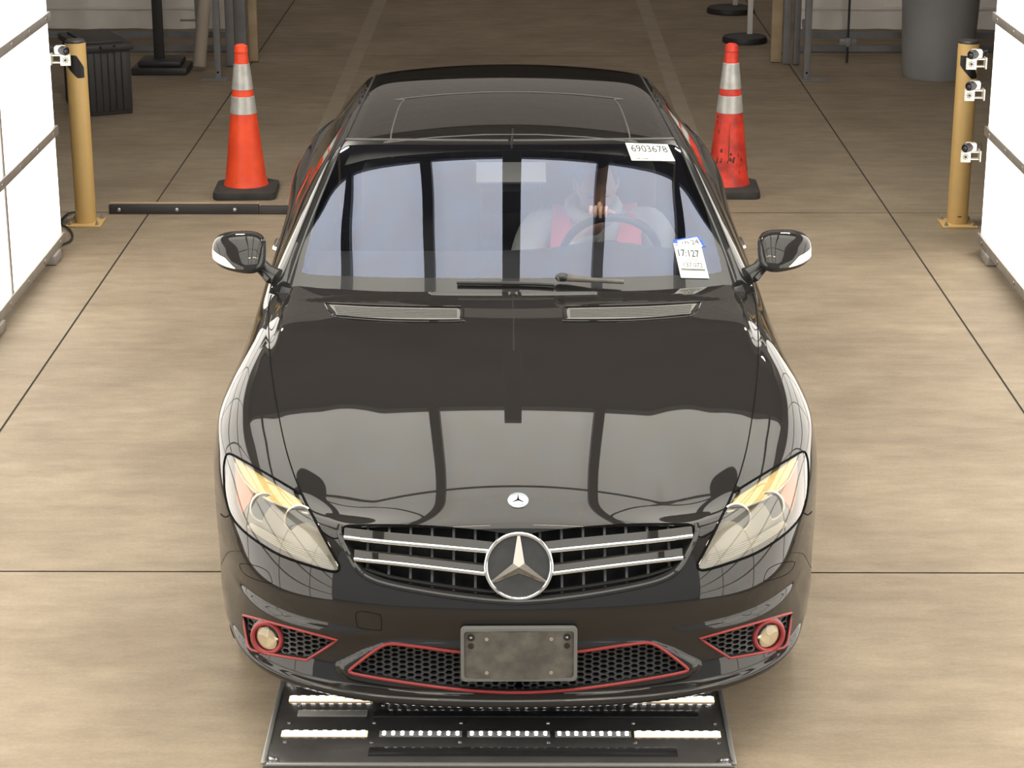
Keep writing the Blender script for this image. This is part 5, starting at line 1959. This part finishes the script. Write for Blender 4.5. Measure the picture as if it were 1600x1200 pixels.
# right-hand side of the photo is the driver's left
shL, shR = Vector((.575, 2.84, .935)), Vector((.105, 2.84, .92))
elL, elR = Vector((.67, 2.66, .70)), Vector((.03, 2.66, .66))
wrR = rim_top + Vector((-.035, .070, -.035)); wrL = Vector((.55, 2.44, .86))
nodes = [((.36, 2.80, .56), (.15, .12)), ((.355, 2.86, .70), (.15, .11)), ((.345, 2.88, .84), (.16, .105)), ((.34, 2.87, .94), (.085, .075)), ((.337, 2.82, 1.00), .058), ((.336, 2.78, 1.04), .060),
         (shL, .06), (elL, .045), (wrL, .028), (shR, .06), (elR, .045), (wrR, .028),
         ((.50, 2.60, .50), .085), ((.50, 2.40, .46), .06), ((.49, 2.22, .34), .05), ((.24, 2.60, .50), .085), ((.22, 2.40, .46), .06), ((.22, 2.22, .34), .05)]
edges = [(0, 1), (1, 2), (2, 3), (3, 4), (4, 5), (2, 6), (6, 7), (7, 8), (2, 9), (9, 10), (10, 11), (0, 12), (12, 13), (13, 14), (0, 15), (15, 16), (16, 17)]
body_o = skin_mesh('body', nodes, edges, 'skin', drv)
# head with face, bowed forward
hq = Matrix.Rotation(math.radians(24), 3, 'X') @ Matrix.Rotation(math.radians(4), 3, 'Z')
vs, fs = [], []
n, k = 40, 32
def head(p_):
    x, y, z = p_
    X, Y, Z = x * .084, y * .104, z * .130
    if z < 0: X *= 1 - .28 * (-z) ** 1.4; Y *= 1 - .10 * (-z)
    # face is at -y
    f = max(0, -y)
    g = lambda cx2, cz2, sx2, sz2: math.exp(-((x - cx2) / sx2) ** 2 - ((z - cz2) / sz2) ** 2)
    if y < 0:
        Y -= .024 * g(0, -.14, .13, .17) * f ** .5          # nose
        Y -= .007 * g(0, .06, .10, .22)                      # bridge
        Y += .011 * (g(.38, .02, .20, .10) + g(-.38, .02, .20, .10))   # sockets
        Y -= .006 * (g(.38, .17, .26, .06) + g(-.38, .17, .26, .06))   # brow
        Y -= .007 * g(0, -.50, .22, .05) + .005 * g(0, -.62, .20, .05)  # lips
        Y += .004 * g(0, -.56, .24, .025)
        Y -= .010 * g(0, -.86, .25, .15)                     # chin
    return Vector((X, Y, Z))
for i in range(k + 1):
    ph = -PI / 2 + PI * i / k
    for j in range(n):
        th = 2 * PI * j / n
        vs.append(hq @ head((math.cos(ph) * math.cos(th), math.cos(ph) * math.sin(th), math.sin(ph))))
for i in range(k):
    for j in range(n): fs.append((i * n + j, i * n + (j + 1) % n, (i + 1) * n + (j + 1) % n, (i + 1) * n + j))
HC = Vector((hx_, hy_, hz_))
q = MB(); q.add([v + HC - O_ for v in vs], fs)
for sx in (-1, 1):
    q.sphere(HC + hq @ Vector((sx * .085, .005, -.005)) - O_, (.008, .016, .030), 12, 8, rot=hq)
# hand on the rim: palm and five fingers
hb = rim_top + Vector((-.055, .020, .022))
fx_ = [(-.034, .0, .060), (-.014, .0, .068), (.006, .0, .066), (.026, .0, .056)]
headm = q.build('head', 'skin', drv, angle=80)
# join head into body so the figure is one mesh
def join(dst, src):
    bm = bmesh.new(); bm.from_mesh(dst.data); bm.from_mesh(src.data); bm.to_mesh(dst.data); bm.free(); dst.data.shade_smooth(); bpy.data.objects.remove(src)
join(body_o, headm)
def hand(base, fwd, up, side_, parent_mesh, thumb=1):
    """base wrist, fwd along the fingers, side_ towards the index finger"""
    nodes = [(base, (.020, .026)), (base + fwd * .045, (.015, .036)), (base + fwd * .078, (.012, .036))]
    edges = [(0, 1), (1, 2)]
    m1 = skin_mesh('palm', nodes, edges, 'skin', drv)
    join(body_o, m1)
    for i, (o1, L) in enumerate(((.030, .072), (.010, .080), (-.010, .075), (-.028, .060))):
        r0 = base + fwd * .070 + side_ * o1
        p1_ = r0 + fwd * L * .45 + up * .006
        p2_ = p1_ + fwd * L * .25 - up * L * .30
        p3_ = p2_ - fwd * L * .02 - up * L * .30
        m1 = skin_mesh('finger', [(r0, .009), (p1_, .009), (p2_, .0082), (p3_, .0068)], [(0, 1), (1, 2), (2, 3)], 'skin', drv)
        join(body_o, m1)
    r0 = base + fwd * .022 + side_ * .028
    m1 = skin_mesh('thumb', [(r0, .011), (r0 + side_ * .026 + fwd * .022 - up * .008, .0100), (r0 + side_ * .034 + fwd * .046 - up * .022, .0085)], [(0, 1), (1, 2)], 'skin', drv)
    join(body_o, m1)
hand(rim_top + Vector((-.040, .075, .004)), Vector((-.15, -1, .38)).normalized(), Vector((0, .1, 1)).normalized(), Vector((1, -.15, 0)).normalized(), body_o)
hand(Vector((.55, 2.47, .875)), Vector((-.2, -1, .05)).normalized(), Vector((0, .1, 1)).normalized(), Vector((-1, .1, .1)).normalized(), body_o)
# hair cap
q = MB(); vv = []
ids = {}
ff = []
for i in range(k // 2 + 2, k + 1):
    for j in range(n):
        ph = -PI / 2 + PI * i / k; th = 2 * PI * j / n
        p_ = Vector((math.cos(ph) * math.cos(th) * .0885, math.cos(ph) * math.sin(th) * .110 + .004, math.sin(ph) * .137))
        ids[(i, j)] = len(vv); vv.append(hq @ p_ + HC - O_)
for i in range(k // 2 + 2, k):
    for j in range(n):
        th = 2 * PI * (j + .5) / n
        if math.sin(th) < -.55 and i < k * .80: continue
        ff.append((ids[(i, j)], ids[(i, (j + 1) % n)], ids[(i + 1, (j + 1) % n)], ids[(i + 1, j)]))
q.add(vv, ff); q.build('hair', 'hair', drv)
for sx in (-1, 1):
    q = MB(); q.sphere(HC + hq @ Vector((sx * .031, -.090, .002)) - O_, (.013, .006, .0045), 12, 8); q.build('eye', 'hair', drv)
# hoodie
nodes = [((.355, 2.84, .60), (.185, .15)), ((.355, 2.87, .72), (.185, .135)), ((.345, 2.88, .85), (.185, .125)), ((.34, 2.87, .955), (.105, .085)),
         (shL, .082), (elL, .066), (wrL + Vector((.01, .05, -.03)), .044), (shR, .082), (elR, .066), (wrR + Vector((-.01, .02, -.03)), .036)]
edges = [(0, 1), (1, 2), (2, 3), (2, 4), (4, 5), (5, 6), (2, 7), (7, 8), (8, 9)]
skin_mesh('hoodie', nodes, edges, 'hoodie', drv)
q = MB(); ring = [Vector((.337 + .088 * math.cos(a), 2.83 + .085 * math.sin(a), .985 + .035 * math.sin(a))) - O_ for a in np.linspace(0, 2 * PI, 26, endpoint=False)]
q.tube(ring, .030, 10, closed=True); q.build('hood_collar', 'hoodie', drv)
# vest: two front panels draped over the chest and shoulders
def vest(sx):
    q = MB(); vs, fs = [], []
    outer = [(.195, 2.72, .60), (.192, 2.70, .72), (.188, 2.69, .82), (.182, 2.715, .91), (.178, 2.80, .975), (.17, 2.90, 1.0), (.165, 2.98, .96), (.17, 3.0, .80)]
    inner = [(.02, 2.65, .60), (.025, 2.65, .72), (.045, 2.66, .82), (.085, 2.69, .90), (.105, 2.79, .965), (.10, 2.90, 1.0), (.05, 3.0, .97), (.0, 3.02, .80)]
    m_ = 8
    for a, b_ in zip(outer, inner):
        for i in range(m_ + 1):
            t_ = i / m_
            x = a[0] + (b_[0] - a[0]) * t_
            y = a[1] + (b_[1] - a[1]) * t_ - .022 * math.sin(PI * t_)
            vs.append(Vector((.345 + sx * x, y, a[2] + (b_[2] - a[2]) * t_)) - O_)
    for j in range(len(outer) - 1):
        for i in range(m_): fs.append((j * (m_ + 1) + i, j * (m_ + 1) + i + 1, (j + 1) * (m_ + 1) + i + 1, (j + 1) * (m_ + 1) + i))
    q.add(vs, fs); o = q.build('vest_panel', 'vest', drv, angle=80)
    md = o.modifiers.new('th', 'SOLIDIFY'); md.thickness = .006
    sb = o.modifiers.new('s', 'SUBSURF'); sb.levels = sb.render_levels = 1
    return o
vest(-1); vest(1)
